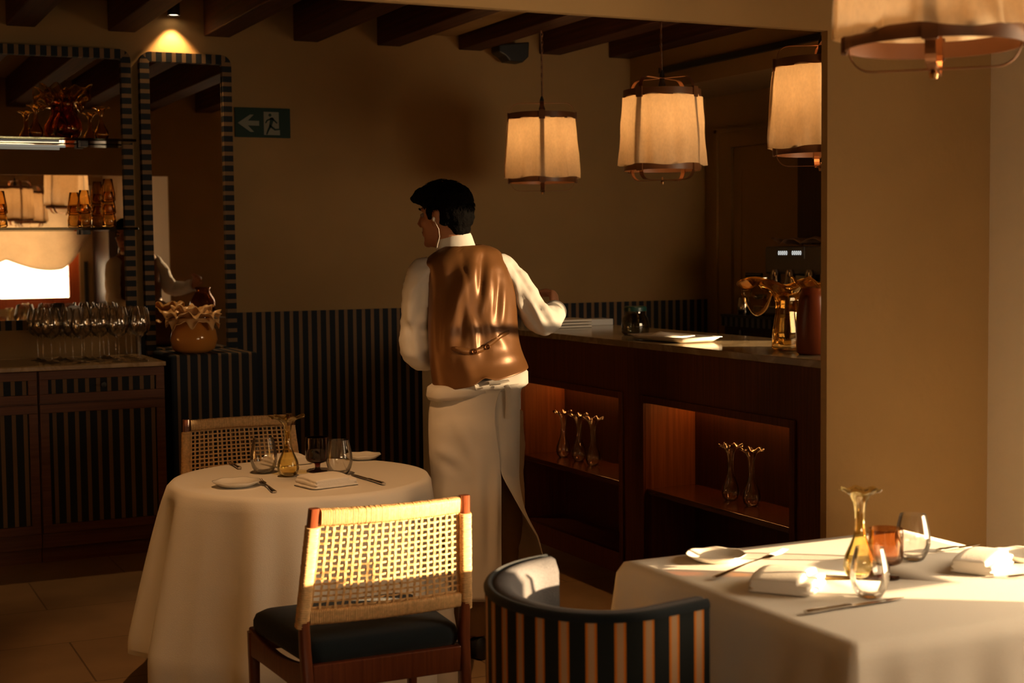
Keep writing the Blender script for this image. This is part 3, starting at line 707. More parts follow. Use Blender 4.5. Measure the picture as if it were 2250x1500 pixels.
# ================================================================== PENDANTS
def pendant_master():
    t = thing('pendant_lamp', '', 'pendant lamp', (0, 0, 0))
    # local z=0 at bottom of the shade, top of shade .32
    for nm, z in (('top_band', .318), ('bottom_band', -.030)):
        MB().lathe([(.187, z), (.187, z+.036), (.182, z+.036), (.182, z)], 56, closed=True).build(nm, M['band'], t, smooth=True)
    rows = []
    nn = 120
    for i in range(15):
        s = i/14; ring = []
        for j in range(nn):
            a = 2*PI*j/nn
            fold = .006*math.sin(8*a+1.3*math.sin(3*a)+s)+.004*math.sin(17*a+2*s); bul = .012*math.sin(s*PI)*math.sin(4*a)
            r = .190+.014*(1-s)+fold*(.5+.9*(1-s))+bul*.4+.004*noise.noise(Vector((math.cos(a)*3, math.sin(a)*3, s*4)))
            z = s*.322-(.006+.005*math.sin(5*a+1)) * (1-s) + .004*math.sin(9*a)*s
            ring.append((r*math.cos(a), r*math.sin(a), z))
        rows.append(ring)
    MB().rings(rows, cap=False).build('linen_shade', M['linen'], t, smooth=True, angle=180)
    for q in (0, PI/2):
        q += math.radians(20)
        d = Vector((math.cos(q), math.sin(q), 0)); wv = Vector((-math.sin(q), math.cos(q), 0)); pts = []
        R = .178; zt, zb, rr = .412, -.075, .05
        prof = []
        for (cx, cz, a0) in ((R-rr, zt-rr, 0), (-R+rr, zt-rr, 90), (-R+rr, zb+rr, 180), (R-rr, zb+rr, 270)):
            for i in range(7): a = math.radians(a0+15*i); prof.append((cx+rr*math.cos(a), cz+rr*math.sin(a)))
        B = MB(); rs = []
        for x, z in prof:
            p = d*x+Vector((0, 0, z)); nx = x/abs(x) if abs(x) > 1e-6 else 0
            c0 = Vector((0, 0, .17)); o_ = (p-Vector((0, 0, .17))); o_ = o_.normalized()*.0013
            rs.append([p+wv*.011+o_, p-wv*.011+o_, p-wv*.011-o_, p+wv*.011-o_])
        B.rings(rs, cap=False, closed=True).build('strap', M['strap'], t)
        for sgn in (-1, 1):
            for z in (-.02, .325):
                p = d*(sgn*.19); B = MB().prism(rrect(.034, .05, .004), lambda a, b, h: p+wv*a+Vector((0, 0, z+.01+b))+d*(sgn*h), -.006, .004).build('buckle', M['band'], t)
    MB().lathe([(.0, .33), (.018, .33), (.018, .38), (.012, .40), (.012, .43), (.005, .45), (0, .45)], 18).build('lamp_socket', M['black'], t, smooth=True)
    MB().ball((0, 0, .265), (.020, .020, .028)).build('bulb', M['bulb'], t, smooth=True)
    MB().tube([(0, 0, .30), (0, 0, .335)], .012, 12).build('bulb_cap', M['brass'], t, smooth=True)
    MB().lathe([(0, -.095), (.008, -.095), (.010, -.085), (.004, -.075), (.004, -.06), (0, -.06)], 12).build('finial', M['brass'], t, smooth=True)
    ld = bpy.data.lights.new('bulb_light', 'POINT'); ld.energy = 2.0; ld.color = (1, .52, .20); ld.shadow_soft_size = .03
    lo = bpy.data.objects.new('bulb_light', ld); C.objects.link(lo); lo.parent = t; lo.location = (0, 0, .225)
    # cord and chain to the ceiling (bottom of shade is at z=1.95)
    B = MB().tube([(0, 0, .44), (.006, 0, .62), (-.004, .003, .8), (0, 0, ZC-1.95-.02)], .0035, 8); B.build('cord', M['plug'], t, smooth=True)
    B = MB()
    for k in range(26):
        z = .455+k*.0225; a = (k % 2)*PI/2; rs = []
        for j in range(12):
            q = 2*PI*j/12; x = .0065*math.cos(q); zz = .0155*math.sin(q); c = Vector((x*math.cos(a)+.006, x*math.sin(a), z+zz))
            nrm = Vector((math.cos(q)*math.cos(a), math.cos(q)*math.sin(a), math.sin(q))); bi = Vector((-math.sin(a), math.cos(a), 0))
            rs.append([c+nrm*(.0017*math.cos(e))+bi*(.0017*math.sin(e)) for e in (0, PI/2, PI, 1.5*PI)])
        B.rings(rs, cap=False, closed=True)
    B.build('chain', M['strap'], t)
    MB().lathe([(0, ZC-1.95), (.05, ZC-1.95), (.045, ZC-1.975), (0, ZC-1.975)][::-1], 24).build('ceiling_rose', M['black'], t, smooth=True)
    return t
pm = pendant_master()
PZ = 1.95; PG = 'linen drum pendants'
pm.location = (3.75, 7.40, PZ); pm.rotation_euler.z = math.radians(43); pm['label'] = 'leftmost and farthest linen drum pendant over the bar'; pm['group'] = PG
dup(pm, (3.75, 6.12, PZ), math.radians(94), 'middle linen drum pendant over the bar, glowing near its top')
dup(pm, (3.75, 4.89, PZ), math.radians(38), 'linen drum pendant half hidden by the pillar')
NP = dup(pm, (2.2, 2.48, 2.0), math.radians(26), 'large near linen pendant at the top right corner, seen from below')
dup(pm, (2.13, -.6, PZ), 1, 'linen pendant seen only in the big mirror, nearer the narrow mirror side')
dup(pm, (2.46, -1.9, PZ), 2, 'farther linen pendant seen only in the big mirror')
for ob in list(C.objects):      # bar pendants hang from the soffitless ceiling at the same height; the near one is raised, shorten nothing
    pass

# ================================================================== REAR ROOM (seen in the mirrors)
t = thing('roman_blind', 'gathered linen blind with scalloped hem, seen in the big mirror', 'blind', (1.65, YR+.05, 1.5))
rows = []
for i in range(22):
    s = i/21; r = []
    for j in range(121):
        x = -1.72+3.44*j/120; u = ((x+.42) % 1.06)/1.06; sc = math.sin(PI*u)
        zb = -.02-.14*sc
        if x > 1.05: zb = zb + .42*max(0, (x-1.30)/.42)**1.6
        z = .92*(1-s)+zb*s; y = .02+.03*s*sc+.012*math.sin(s*40)*s*s
        r.append((x, y, z))
    rows.append(r)
MB().grid(rows).build('blind_cloth', M['blind'], t, smooth=True, angle=180, solid=.003)
tag(MB().box(3.37, XC-.001, YR+.001, -1.9, 0, 1.87).build('tall_cabinet', M['darkwood'], bevel=.005), 'dark tall cupboard at the rear wall, seen in the big mirror', 'cabinet')
tag(MB().box(3.25, 3.30, YR+.001, YR+.02, 0, 1.45).build('wall_panel', M['black']), 'narrow black panel beside the rear window, seen in the big mirror', 'panel')
t = thing('terrace_railing', 'thin terrace railing outside the rear window, seen in the big mirror', 'railing', (1.6, YR-1.2, 0))
MB().tube([(-2, 0, 1.25), (2, 0, 1.25)], .008, 8).build('top_rail', M['outside'], t)
for x in (-1.8, -.9, .75, 1.6): MB().tube([(x, 0, 0), (x, 0, 1.25)], .007, 8).build('post', M['outside'], t)

# ================================================================== TABLES & CLOTHS
def table(name, lab, loc, top, h=.735):
    t = thing(name, lab, 'table', loc)
    if top[0] == 'round': MB().lathe([(0, h-.03), (top[1], h-.03), (top[1], h-.004), (0, h-.004)], 48).build('tabletop', M['darkwood'], t)
    else: MB().box(-top[1], top[1], -top[2], top[2], h-.03, h-.004).build('tabletop', M['darkwood'], t)
    MB().lathe([(.22, 0), (.22, .015), (.04, .04), (.035, h-.03)], 28).build('pedestal_leg', M['black'], t, smooth=True)
    return t
TZ = .74
def round_cloth(c, R, lab):
    n = 240; rows = []
    L = .81   # half side of the square cloth measured over the top
    def hem(a):
        q = (math.degrees(a)-170+540) % 360-180; return .733-.14*math.exp(-(q/20)**2)-.03*math.exp(-((q-62)/14)**2)
    for r in (.02, .15, .3, R-.02, R-.006): rows.append([(c[0]+r*math.cos(2*PI*j/n), c[1]+r*math.sin(2*PI*j/n), TZ) for j in range(n)])
    for i in range(1, 31):
        s = i/30; ring = []
        for j in range(n):
            a = 2*PI*j/n; dr = s*hem(a)
            f = math.sin(9*a+1.1*math.sin(2*a+.5)+.6)+.45*math.sin(17*a+1.5+math.sin(3*a))+.25*math.sin(5*a+2)
            k = min(1, dr/.55); ed = min(1, s*14)
            q = (math.degrees(a)-45+540) % 360-180; g = 1-.93*math.exp(-(q/76)**6)      # less room on the side of the far chair and the waiter
            f = math.copysign(abs(f)**.8, f)
            r = R+.004*ed+g*(.105*k**.9+.040*k**.7*f*ed)+(1-g)*.004*f*k
            z = TZ-.004-dr if s > .04 else TZ-.002-dr*.6
            ring.append((c[0]+r*math.cos(a), c[1]+r*math.sin(a), max(z, .004)))
        rows.append(ring)
    o = MB().rings(rows, cap=False).build('tablecloth', M['cloth'], smooth=True, angle=180, solid=.002)
    return tag(o, lab, 'tablecloth')
RC = (1.583, 5.07)
table('round_table', 'round dining table under the long white cloth', (RC[0], RC[1], 0), ('round', .455))
round_cloth(RC, .462, 'long white cloth draped over the round table, hanging in folds')
def square_cloth(x0, x1, y0, y1, lab, drop=.62):
    cx, cy_ = (x0+x1)/2, (y0+y1)/2; hx, hy = (x1-x0)/2, (y1-y0)/2; rr = .012; base = []
    n = 60
    for sx, sy, dx, dy in ((1, -1, 0, 1), (1, 1, -1, 0), (-1, 1, 0, -1), (-1, -1, 1, 0)):
        L = 2*(hy if dy else hx)
        for i in range(n):
            u = i/n; base.append((sx*hx+dx*L*u, sy*hy+dy*L*u, u, (1 if dy == 1 else -1 if dy == -1 else 0, 1 if dx == -1 else -1 if dx == 1 else 0), L))
    rows = []
    for f in (.02, .3, .6, .9, .985): rows.append([(cx+x*f, cy_+y*f, TZ) for x, y, *_ in base])
    for i in range(1, 25):
        s = i/24; ring = []
        for k, (x, y, u, nr, L) in enumerate(base):
            d = s*drop; e = min(u, 1-u)*L
            fold = .018*math.sin(u*L*19+nr[0]*2+nr[1])+.010*math.sin(u*L*43+nr[1]*3)+.014*math.sin(u*L*9+nr[0])
            corner = math.exp(-(e/.035)**2); side = math.exp(-((e-.085)/.035)**2)
            out = .006+d*.02+d*(fold*1.6)+d*(.16*corner-.05*side)
            # diagonal direction near corner
            ox, oy = nr
            if corner > .01:
                sgx = 1 if x > 0 else -1; sgy = 1 if y > 0 else -1; t_ = corner*.9
                ox = ox*(1-t_)+sgx*t_*.8; oy = oy*(1-t_)+sgy*t_*.8
            ring.append((cx+x+ox*out, cy_+y+oy*out, TZ-.003-d))
        rows.append(ring)
    o = MB().rings(rows, cap=False).build('tablecloth', M['cloth'], smooth=True, angle=180, solid=.002)
    return tag(o, lab, 'tablecloth')
SQ = (1.875, 2.80, 2.335, 3.275)
table('square_table', 'square dining table under the white cloth in the right foreground', (2.3375, 2.805, 0), ('sq', .45, .455))
square_cloth(*SQ, 'white cloth on the square table in the right foreground')
for i, (x, y, l) in enumerate(((2.1, -.6, 'nearer'), (2.45, -1.95, 'farther'))):
    table('square_table', 'dining table in the rear room seen in the big mirror, the %s one' % l, (x, y, 0), ('sq', .4, .4))
    square_cloth(x-.42, x+.42, y-.42, y+.42, 'white cloth on the %s rear table seen in the big mirror' % l)

# ================================================================== TABLEWARE
def plate(loc, lab, R=.08, rz=0):
    t = thing('side_plate', lab, 'plate', loc, rz)
    pr = [(0, .004), (R*.55, .004), (R*.72, .008), (R*.96, .018), (R, .020), (R*.97, .0165), (R*.7, .003), (R*.55, 0), (0, 0)]
    MB().lathe(pr[::-1], 64, ruf=lambda r, z, a, k: (r*(1+(.018*math.sin(7*a) if r > R*.8 else 0)), z+(.0012*math.sin(7*a+1) if r > R*.8 else 0))).build('plate_body', M['china'], t, smooth=True, angle=180)
    return t
def napkin(loc, rz, lab, w=.21, d=.15, puff=1.0):
    t = thing('napkin', lab, 'napkin', loc, rz)
    def layer(u0, u1, z0, th, bul, skew):
        rs = []
        for i in range(17):
            s = i/16; y = -d/2+d*s; edge = (1-abs(2*s-1)**6)
            hx = (u1-u0)/2*(.90+.10*edge); cx = (u0+u1)/2+skew*s; hz = th/2*(.55+.45*edge); zc = z0+th/2+bul*math.sin(PI*s)*.4
            ring = []
            for k in range(28):
                a = 2*PI*k/28; ca, sa = math.cos(a), math.sin(a)
                x = cx+hx*(abs(ca)**.35)*(1 if ca > 0 else -1); z = zc+hz*(abs(sa)**.6)*(1 if sa > 0 else -1)+bul*max(0, math.cos(a*.5))*.25*(sa > 0)
                ring.append((x, y, max(z, .0005)))
            rs.append(ring)
        return rs
    B = MB(); B.rings(layer(-w/2, w/2, 0, .011, .002, 0)); B.rings(layer(-w/2+.002, w/2-.006, .0085, .015, .012*puff, .004)); B.rings(layer(-w/2+.006, w*.30, .020, .013, .016*puff, .008))
    o = B.build('folded_cloth', M['napkin'], t, smooth=True, angle=180)
    m = o.modifiers.new('remesh', 'REMESH'); m.mode = 'VOXEL'; m.voxel_size = .0022; m.use_smooth_shade = True
    m = o.modifiers.new('smooth', 'SMOOTH'); m.factor = .5; m.iterations = 5
    return t
def fork(loc, rz, lab, tilt=0, L=.19):
    t = thing('fork', lab, 'fork', loc, rz); t.rotation_euler = (tilt, 0, rz)
    # along +y: handle end at 0, tines at L
    B = MB(); V = Vector((1, 0, 0))
    zs = lambda s: .004+.010*math.sin(s*PI)**2*.6+.006*max(0, s-.8)*5*.6
    pts = [(0, L*.72*s, zs(s*.72)) for s in [i/14 for i in range(15)]]
    wd = [.008, .010, .0095, .0085, .0075, .0065, .0058, .005, .0045, .0042, .004, .004, .0045, .007, .012]
    B.tube(pts, wd, 12, flat=(1, .32, V)); B.build('handle', M['steel'], t, smooth=True)
    B = MB(); B.tube([(0, L*(.71+.09*s), zs(.72)+.002*s) for s in (0, .5, 1)], [.012, .0125, .012], 10, flat=(1, .12, V))
    for k in range(4):
        x = -.009+.006*k; B.tube([(x, L*.79, zs(.72)+.002), (x, L*.9, zs(.72)+.001), (x, L, zs(.72)+.006)], [.0018, .0017, .0009], 6)
    B.build('tines', M['steel'], t, smooth=True)
    return t
def knife(loc, rz, lab, L=.22):
    t = thing('knife', lab, 'knife', loc, rz); V = Vector((1, 0, 0))
    MB().tube([(0, L*.45*s, .006) for s in [i/8 for i in range(9)]], [.0075, .009, .0085, .0075, .007, .0065, .0065, .0075, .006], 12, flat=(1, .6, V)).build('handle', M['steel'], t, smooth=True)
    MB().tube([(.001, L*(.44+.56*s), .005) for s in [i/7 for i in range(8)]], [.005, .009, .0095, .0095, .009, .0085, .007, .001], 10, flat=(1, .1, V)).build('blade', M['steel'], t, smooth=True)
    return t
def stemless(loc, lab, grp=None, s=1.0):
    t = thing('water_glass', lab, 'glass', loc, group=grp)
    pr = [(0, 0), (.022, 0), (.03, .003), (.040, .022), (.0455, .045), (.044, .068), (.038, .098), (.033, .118)]
    inn = [(.032, .118), (.037, .098), (.0428, .068), (.0442, .045), (.0388, .024), (.026, .009), (0, .008)]
    MB().lathe([(r*s, z*s) for r, z in pr+inn], 44).build('glass_bowl', M['clear'], t, smooth=True, angle=70)
    return t
def goblet(loc, m, lab, s=1.0, foot=None):
    t = thing('goblet', lab, 'goblet', loc)
    pr = [(.026, .034), (.037, .040), (.0415, .05), (.042, .09), (.041, .122)]; inn = [(.0385, .122), (.0392, .09), (.0385, .054), (.034, .046), (0, .043)]
    MB().lathe([(0, .034)]+[(r*s, z*s) for r, z in pr+inn], 40).build('goblet_bowl', m, t, smooth=True, angle=70)
    MB().lathe([(0, 0), (.033*s, 0), (.033*s, .004), (.012*s, .008), (.009*s, .014), (.010*s, .03), (.016*s, .034), (0, .034)], 32).build('goblet_foot', foot or m, t, smooth=True, angle=60)
    return t
# --- square table
Z = TZ+.0015
plate((2.095, 3.165, Z), 'white scalloped side plate near the left corner of the square table', .078)
napkin((2.075, 2.83, Z), math.radians(-50), 'folded white napkin with the fork on it on the square table', .16, .17, 1.5)
fork((1.965, 2.975, Z+.004), math.radians(-76), 'silver fork resting over the front napkin of the square table', math.radians(5), .27)
knife((1.955, 2.60, Z), math.radians(-88), 'long silver knife at the front edge of the square table', .285)
stemless((2.185, 2.665, Z), 'clear stemless glass in front on the square table, before the amber goblet', s=.98)
bud_vase((2.29, 2.83, Z), M['yellow'], 'tall yellow glass vase with flared wavy rim on the square table', None, 1.0, .0035, 84, fl=1.08)
goblet((2.345, 2.80, Z), M['goblet'], 'amber brown goblet with dark foot on the square table', 1.0, M['smoke'])
stemless((2.545, 2.935, Z), 'clear stemless glass behind the amber goblet on the square table')
knife((2.66, 2.97, Z), math.radians(-85), 'silver knife at the far right edge of the square table', .16)
plate((2.79, 2.80, Z), 'white side plate cut off by the right edge on the square table', .075)
napkin((2.63, 2.775, Z), math.radians(-58), 'folded white napkin at the far right of the square table', .12, .19, 1.2)
fork((2.60, 2.66, Z), math.radians(-110), 'silver fork cut off by the right edge of the photo', 0, .17)
# --- round table
plate((1.32, 4.97, Z), 'white scalloped side plate at the front left of the round table', .082)
fork((1.395, 4.765, Z), math.radians(-4), 'silver fork between plate and napkin on the round table', 0, .25)
napkin((1.60, 4.84, Z), math.radians(12), 'folded white napkin at the front of the round table', .19, .15, .8)
knife((1.775, 4.735, Z), math.radians(5), 'silver knife right of the napkin on the round table', .28)
stemless((1.49, 5.22, Z), 'clear stemless glass left of the yellow vase on the round table', s=1.1)
bud_vase((1.545, 5.10, Z), M['yellow'], 'yellow glass vase with flared wavy rim on the round table', None, 1.0, .004, 84, fl=1.4)
goblet((1.672, 5.15, Z), M['smoke'], 'dark smoked goblet on the round table', 1.05)
stemless((1.722, 5.05, Z), 'clear stemless glass right of the dark goblet on the round table', s=1.07)
plate((1.93, 5.42, Z), 'white side plate at the far right of the round table', .075) if False else plate((1.93, 5.38, Z), 'white side plate at the far right of the round table', .072)
napkin((1.63, 5.40, Z), math.radians(10), 'folded white napkin at the far side of the round table', .17, .13, .7)
knife((1.435, 5.35, Z), math.radians(-2), 'silver knife at the far left of the round table', .2)
# --- rear tables (seen in the mirror)
k = 0
for cx, cy_ , tl in ((2.1, -.6, 'nearer'), (2.45, -1.95, 'farther')):
    goblet((cx+.02, cy_, Z), M['goblet'], 'amber goblet on the %s rear table in the mirror' % tl)
    goblet((cx-.16, cy_+.15, Z), M['goblet'], 'second amber goblet on the %s rear table in the mirror, left of the vase' % tl)
    stemless((cx+.14, cy_+.1, Z), 'clear glass on the %s rear table in the mirror' % tl)
    bud_vase((cx-.07, cy_+.02, Z), M['yellow'], 'yellow vase on the %s rear table in the mirror' % tl, None)

# ================================================================== CHAIRS
def wrap_rail(p0, p1, w, h, wv, hv, n, bow=0, bowv=None, seed=0):
    """rail wound with cane strands: many narrow ribs"""
    rnd = random.Random(seed); rs = []; p0 = Vector(p0); p1 = Vector(p1)
    for i in range(n):
        g = rnd.uniform(.975, 1.03)
        for q, k in ((0, .955), (.18, 1.0), (.5, 1.02), (.82, 1.0)):
            s = (i+q)/n; c = p0.lerp(p1, s)+(bowv*(bow*4*s*(1-s)) if bowv else Vector())
            ring = []
            for (a, b) in rrect(w, h, min(w, h)*.32, 3): ring.append(c+wv*(a*k*g)+hv*(b*k*g))
            rs.append(ring)
    return rs
def cane_chair():
    t = thing('cane_chair', '', 'chair', (0, 0, 0))
    X, Yv, Zv = Vector((1, 0, 0)), Vector((0, 1, 0)), Vector((0, 0, 1))
    zt, zb = .852, .555
    yt, yb = -.285, -.235      # reclined back
    def yat(z): return yb+(yt-yb)*(z-zb)/(zt-zb)
    hw = lambda z: .222+(.243-.222)*(zt-z)/(zt-zb)
    lean = (Vector((0, yt, zt))-Vector((0, yb, zb))).normalized(); nrm = lean.cross(X).normalized()
    bow = -.028
    # rear legs and stiles
    for s in (-1, 1):
        pts = [(s*.225, -.30, 0), (s*.232, -.255, .25), (s*.238, -.232, .45), (s*hw(.56), yat(.56), .56), (s*hw(zt), yt, zt+.004)]
        rs = []
        for i, p in enumerate(pts):
            a, b = (.030, .034) if i < 3 else (.028, .028); rs.append([Vector(p)+X*q[0]+Yv*q[1] for q in rrect(a, b, .008, 3)])
        MB().rings(rs).build('rear_leg', M['chairwood'], t, smooth=True, angle=50)
        MB().rings(wrap_rail((s*hw(.52), yat(.52), .52), (s*hw(.806), yat(.806), .806), .036, .036, X, nrm, 56, seed=s+3)).build('wrapped_stile', M['canewrap'], t, smooth=True, angle=30)
        rs = []
        for z, a in ((0, .024), (.2, .029), (.40, .034), (.405, .034)): rs.append([Vector((s*(.255+.004*z), .225, z))+X*q[0]+Yv*q[1] for q in rrect(a, a, .008, 3)])
        MB().rings(rs).build('front_leg', M['chairwood'], t, smooth=True, angle=50)
        # side rail, curved along its top like in the photo
        rs = []
        for i in range(9):
            q = i/8; y = -.235+.46*q; zc = .375-.012*math.sin(q*PI); x = s*(.238+.02*q)
            rs.append([Vector((x, y, zc))+X*a+Zv*b for a, b in rrect(.024, .06+.03*abs(2*q-1)**2, .006, 3)])
        MB().rings(rs).build('seat_rail', M['chairwood'], t, smooth=True, angle=50)
        MB().tube([(s*.236, -.27, .16), (s*.256, .225, .17)], .0085, 12).build('stretcher', M['chairwood'], t, smooth=True)
    MB().box(-.222, .222, -.252, -.228, .34, .415).build('back_rail', M['chairwood'], t, bevel=.004)
    MB().box(-.24, .24, .213, .237, .345, .41).build('front_rail', M['chairwood'], t, bevel=.004)
    MB().tube([(-.24, -.02, .165), (.24, -.02, .165)], .0085, 12).build('stretcher', M['chairwood'], t, smooth=True)
    # wound top and bottom rails
    cz = zt-.022
    MB().rings(wrap_rail((-hw(cz)+.018, yat(cz), cz), (hw(cz)-.018, yat(cz), cz), .030, .046, nrm, lean, 92, bow, Yv, 5)).build('wrapped_top_rail', M['canewrap'], t, smooth=True, angle=30)
    cz = .548
    MB().rings(wrap_rail((-hw(cz)+.017, yat(cz), cz), (hw(cz)-.017, yat(cz), cz), .028, .044, nrm, lean, 92, bow*.8, Yv, 6)).build('wrapped_bottom_rail', M['canewrap'], t, smooth=True, angle=30)
    # webbing: flat strips woven over and under
    B = MB(); z0, z1 = .565, .812; NV_, NH = 22, 15
    def P(u, z, off):
        h = hw(z)-.012; b = bow*4*((u+1)/2)*(1-(u+1)/2); return Vector((u*h, yat(z)+b, z))+nrm*off
    rnd = random.Random(3)
    for i in range(NV_):
        u = -1+2*(i+.5)/NV_+rnd.uniform(-.008, .008); rs = []
        for k in range(4*NH+1):
            z = z0+(z1-z0)*k/(4*NH); off = .0016*math.cos(PI*(k/4-.5)+i*PI); c = P(u, z, off); hwid = .0034
            rs.append([c-X*hwid-nrm*.0006, c+X*hwid-nrm*.0006, c+X*hwid+nrm*.0006, c-X*hwid+nrm*.0006])
        B.rings(rs)
    for j in range(NH):
        z = z0+(z1-z0)*(j+.5)/NH+rnd.uniform(-.001, .001); rs = []
        for k in range(4*NV_+1):
            u = -1+2*k/(4*NV_); off = -.0016*math.cos(PI*(k/4-.5)+j*PI); c = P(u, z, off); hh = .0028
            rs.append([c-lean*hh-nrm*.0006, c+lean*hh-nrm*.0006, c+lean*hh+nrm*.0006, c-lean*hh+nrm*.0006])
        B.rings(rs)
    B.build('cane_webbing', M['cane'], t)
    # padded seat
    rows = []
    for z, f in ((.405, .90), (.41, .97), (.425, 1.0), (.445, 1.0), (.462, .975), (.474, .90), (.480, .7), (.483, .35), (.484, .02)):
        ring = []
        for (a, b) in rrect(.50, .475, .05, 6):
            wd = 1+.07*(b/.24); ring.append((a*f*wd, b*f+.0, z))
        rows.append(ring)
    MB().rings(rows).build('seat_cushion', M['navy'], t, smooth=True, angle=180)
    return t
cc = cane_chair()
cc.location = (1.44, 4.075, 0); cc['label'] = 'sunlit woven cane back chair in the centre foreground with navy seat'; cc['group'] = 'cane chairs at the round table'
dup(cc, (1.630, 5.80, 0), PI, 'woven cane back chair in shade on the far side of the round table')

# striped barrel chair
t = thing('barrel_chair', 'curved barrel chair with navy and beige striped outside beside the square table', 'armchair', (1.68, 2.935, 0))
path = []
for k in range(5): path.append(Vector((-.045-.03*k/4, .298, 0)))
for k in range(1, 41): a = PI/2+PI*k/40; path.append(Vector((-.075+.235*math.cos(a), .298*math.sin(a), 0)))
for k in range(1, 10): path.append(Vector((-.075+.125*k/9, -.298+.0*k, 0)))
arc = [0]
for i in range(1, len(path)): arc.append(arc[-1]+(path[i]-path[i-1]).length)
def cside(i, off):
    a = path[max(i-1, 0)]; b_ = path[min(i+1, len(path)-1)]; tt = (b_-a).normalized(); return path[i]+Vector((-tt.y, tt.x, 0))*off
TOPZ = .775
def top(i): s = arc[i]/arc[-1]; return TOPZ+.018*(2*abs(s-.5))**2
B = MB(); rows = []; uvs = []
levels = [0, .02, .05, .1, .2, .3, .4, .47]
for z in levels[::-1]:
    rows.append([cside(i, -.0)+Vector((0, 0, top(i)-.008-z)) for i in range(len(path))])
B.grid(rows); o = B.build('striped_outer', M['chairstripe'], t, smooth=True, angle=180)
uvl = o.data.uv_layers.new(name='UVMap'); nP = len(path)
for poly in o.data.polygons:
    for li in poly.loop_indices:
        vi = o.data.loops[li].vertex_index; uvl.data[li].uv = (arc[vi % nP], vi//nP)
def shell(offs, name, m):
    rs = []
    for i in range(nP):
        ring = []
        for (off, dz) in offs: ring.append(cside(i, off)+Vector((0, 0, top(i)+dz)))
        rs.append(ring)
    return MB().rings(rs).build(name, m, t, smooth=True, angle=55)
T_ = .075
side = -1 if (cside(20, .1)-Vector((0, 0, 0))).length < (cside(20, -.1)-Vector((0, 0, 0))).length else 1
q = 1 if (path[20]+(cside(20, 1)-path[20])*.1).length < path[20].length else -1     # +1: positive offset is inward
shell([(-.002*q, -.018), (-.003*q, -.010), (.001*q, -.003), (.007*q, .001), (.014*q, .0), (.018*q, -.005), (.018*q, -.018)], 'top_piping', M['navy'])
shell([(.015*q, -.006), (.030*q, .0), (.056*q, -.004), (T_*q, -.03), (T_*1.05*q, -.15), (T_*q, -.36), (.02*q, -.36), (.003*q, -.40), (.003*q, -.04)], 'inner_padding', M['greyfab'])
rs = []
for z, f in ((.32, .96), (.33, 1), (.42, 1), (.445, .97), (.455, .8), (.458, .02)):
    rs.append([(a*f-.06, b_*f, z) for a, b_ in rrect(.36, .44, .14, 8)])
MB().rings(rs).build('seat_cushion', M['greyfab'], t, smooth=True, angle=180)
MB().prism(rrect(.36, .50, .16, 8), lambda a, b_, h: (a-.07, b_, h), .27, .325).build('seat_base', M['navy'], t)
for sx, sy in ((-.17, -.17), (-.17, .17), (.05, -.2), (.05, .2)):
    MB().tube([(sx, sy, .28), (sx*1.1, sy*1.1, 0)], [.02, .013], 12).build('leg', M['chairwood'], t, smooth=True)

# behind the waiter: white pedestal with copper vase (seen in the narrow mirror)
t = thing('white_pedestal', 'plain white pedestal hidden behind the waiter, seen in the narrow mirror', 'pedestal', (2.60, 5.84, 0))
MB().box(-.17, .17, -.15, .15, 0, 1.06).box(-.18, .18, -.16, .16, 1.06, 1.075).build('pedestal_body', M['white'], t, bevel=.006)
t = thing('copper_vase', 'round coppery vase the waiter touches, seen in the narrow mirror', 'vase', (2.62, 5.84, 1.075))
MB().lathe([(0, 0), (.06, 0), (.085, .03), (.095, .08), (.085, .13), (.06, .17), (.05, .20), (.06, .22), (.055, .22), (.045, .2), (.055, .17), (.08, .12), (0, .02)], 36).build('vase_body', M['copper'], t, smooth=True, angle=180)
#WAITER#
# ================================================================== THE WAITER
WD = 5.62
t = thing('person', 'waiter seen from behind in bronze satin waistcoat, white shirt and long white apron', 'person', (2.30, 5.10, 0))
FH = Vector((math.sin(_y), math.cos(_y), 0))           # horizontal direction away from the photographer
def W(px, py, dd=0): return at(px, py, WD+dd)
def section(L, R, hb, hf, n=40, e=2.3, dl=0, dr=0):
    """ring through silhouette points L and R (photo measures), hb = depth of the back side, hf = depth of the front"""
    A = W(*L, dl); B_ = W(*R, dr); c = (A+B_)/2; a = (B_-A)/2; f = Vector((-a.y, a.x, 0)).normalized()
    ring = []
    for k in range(n):
        q = 2*PI*k/n; ca, sa = math.cos(q), math.sin(q)
        x = abs(ca)**(2/e)*(1 if ca >= 0 else -1); y = abs(sa)**(2/e)*(1 if sa >= 0 else -1)
        ring.append(c+a*x+f*((hf if y > 0 else hb)*y))
    return ring
def crease(o, folds, parent=t, towards=True):
    """press folds into cloth: (x1,y1,x2,y2,width,depth) measured in the photo"""
    me = o.data; off = Vector(o.parent.location) if o.parent else Vector()
    if o.parent and o.parent.parent: off += Vector(o.parent.parent.location)
    bm = bmesh.new(); bm.from_mesh(me); bm.normal_update()
    for v in bm.verts:
        p = v.co+off; n = v.normal; fac = -n.dot(FWD)
        if fac < .05: continue
        x, y = pix(p); d = 0
        for (x1, y1, x2, y2, wd, amp) in folds:
            dx, dy = x2-x1, y2-y1; s = max(0, min(1, ((x-x1)*dx+(y-y1)*dy)/(dx*dx+dy*dy)))
            r2 = ((x-x1-s*dx)**2+(y-y1-s*dy)**2)/(wd*wd)
            if r2 < 6: d += amp*1.35*math.exp(-r2)*(.35+.65*math.sin(PI*min(1, s*.9+.08)))
        v.co += n*d*min(1, fac*1.6)
    bm.to_mesh(me); bm.free()
def cloth_noise(o, amp, sc):
    for v in o.data.vertices:
        v.co += v.normal*(amp*noise.noise(Vector(v.co)*sc+Vector((3, 1, 2))))
RL, RR = -.08, .08          # left side of the body is nearer, right side farther away: back turned towards the sun
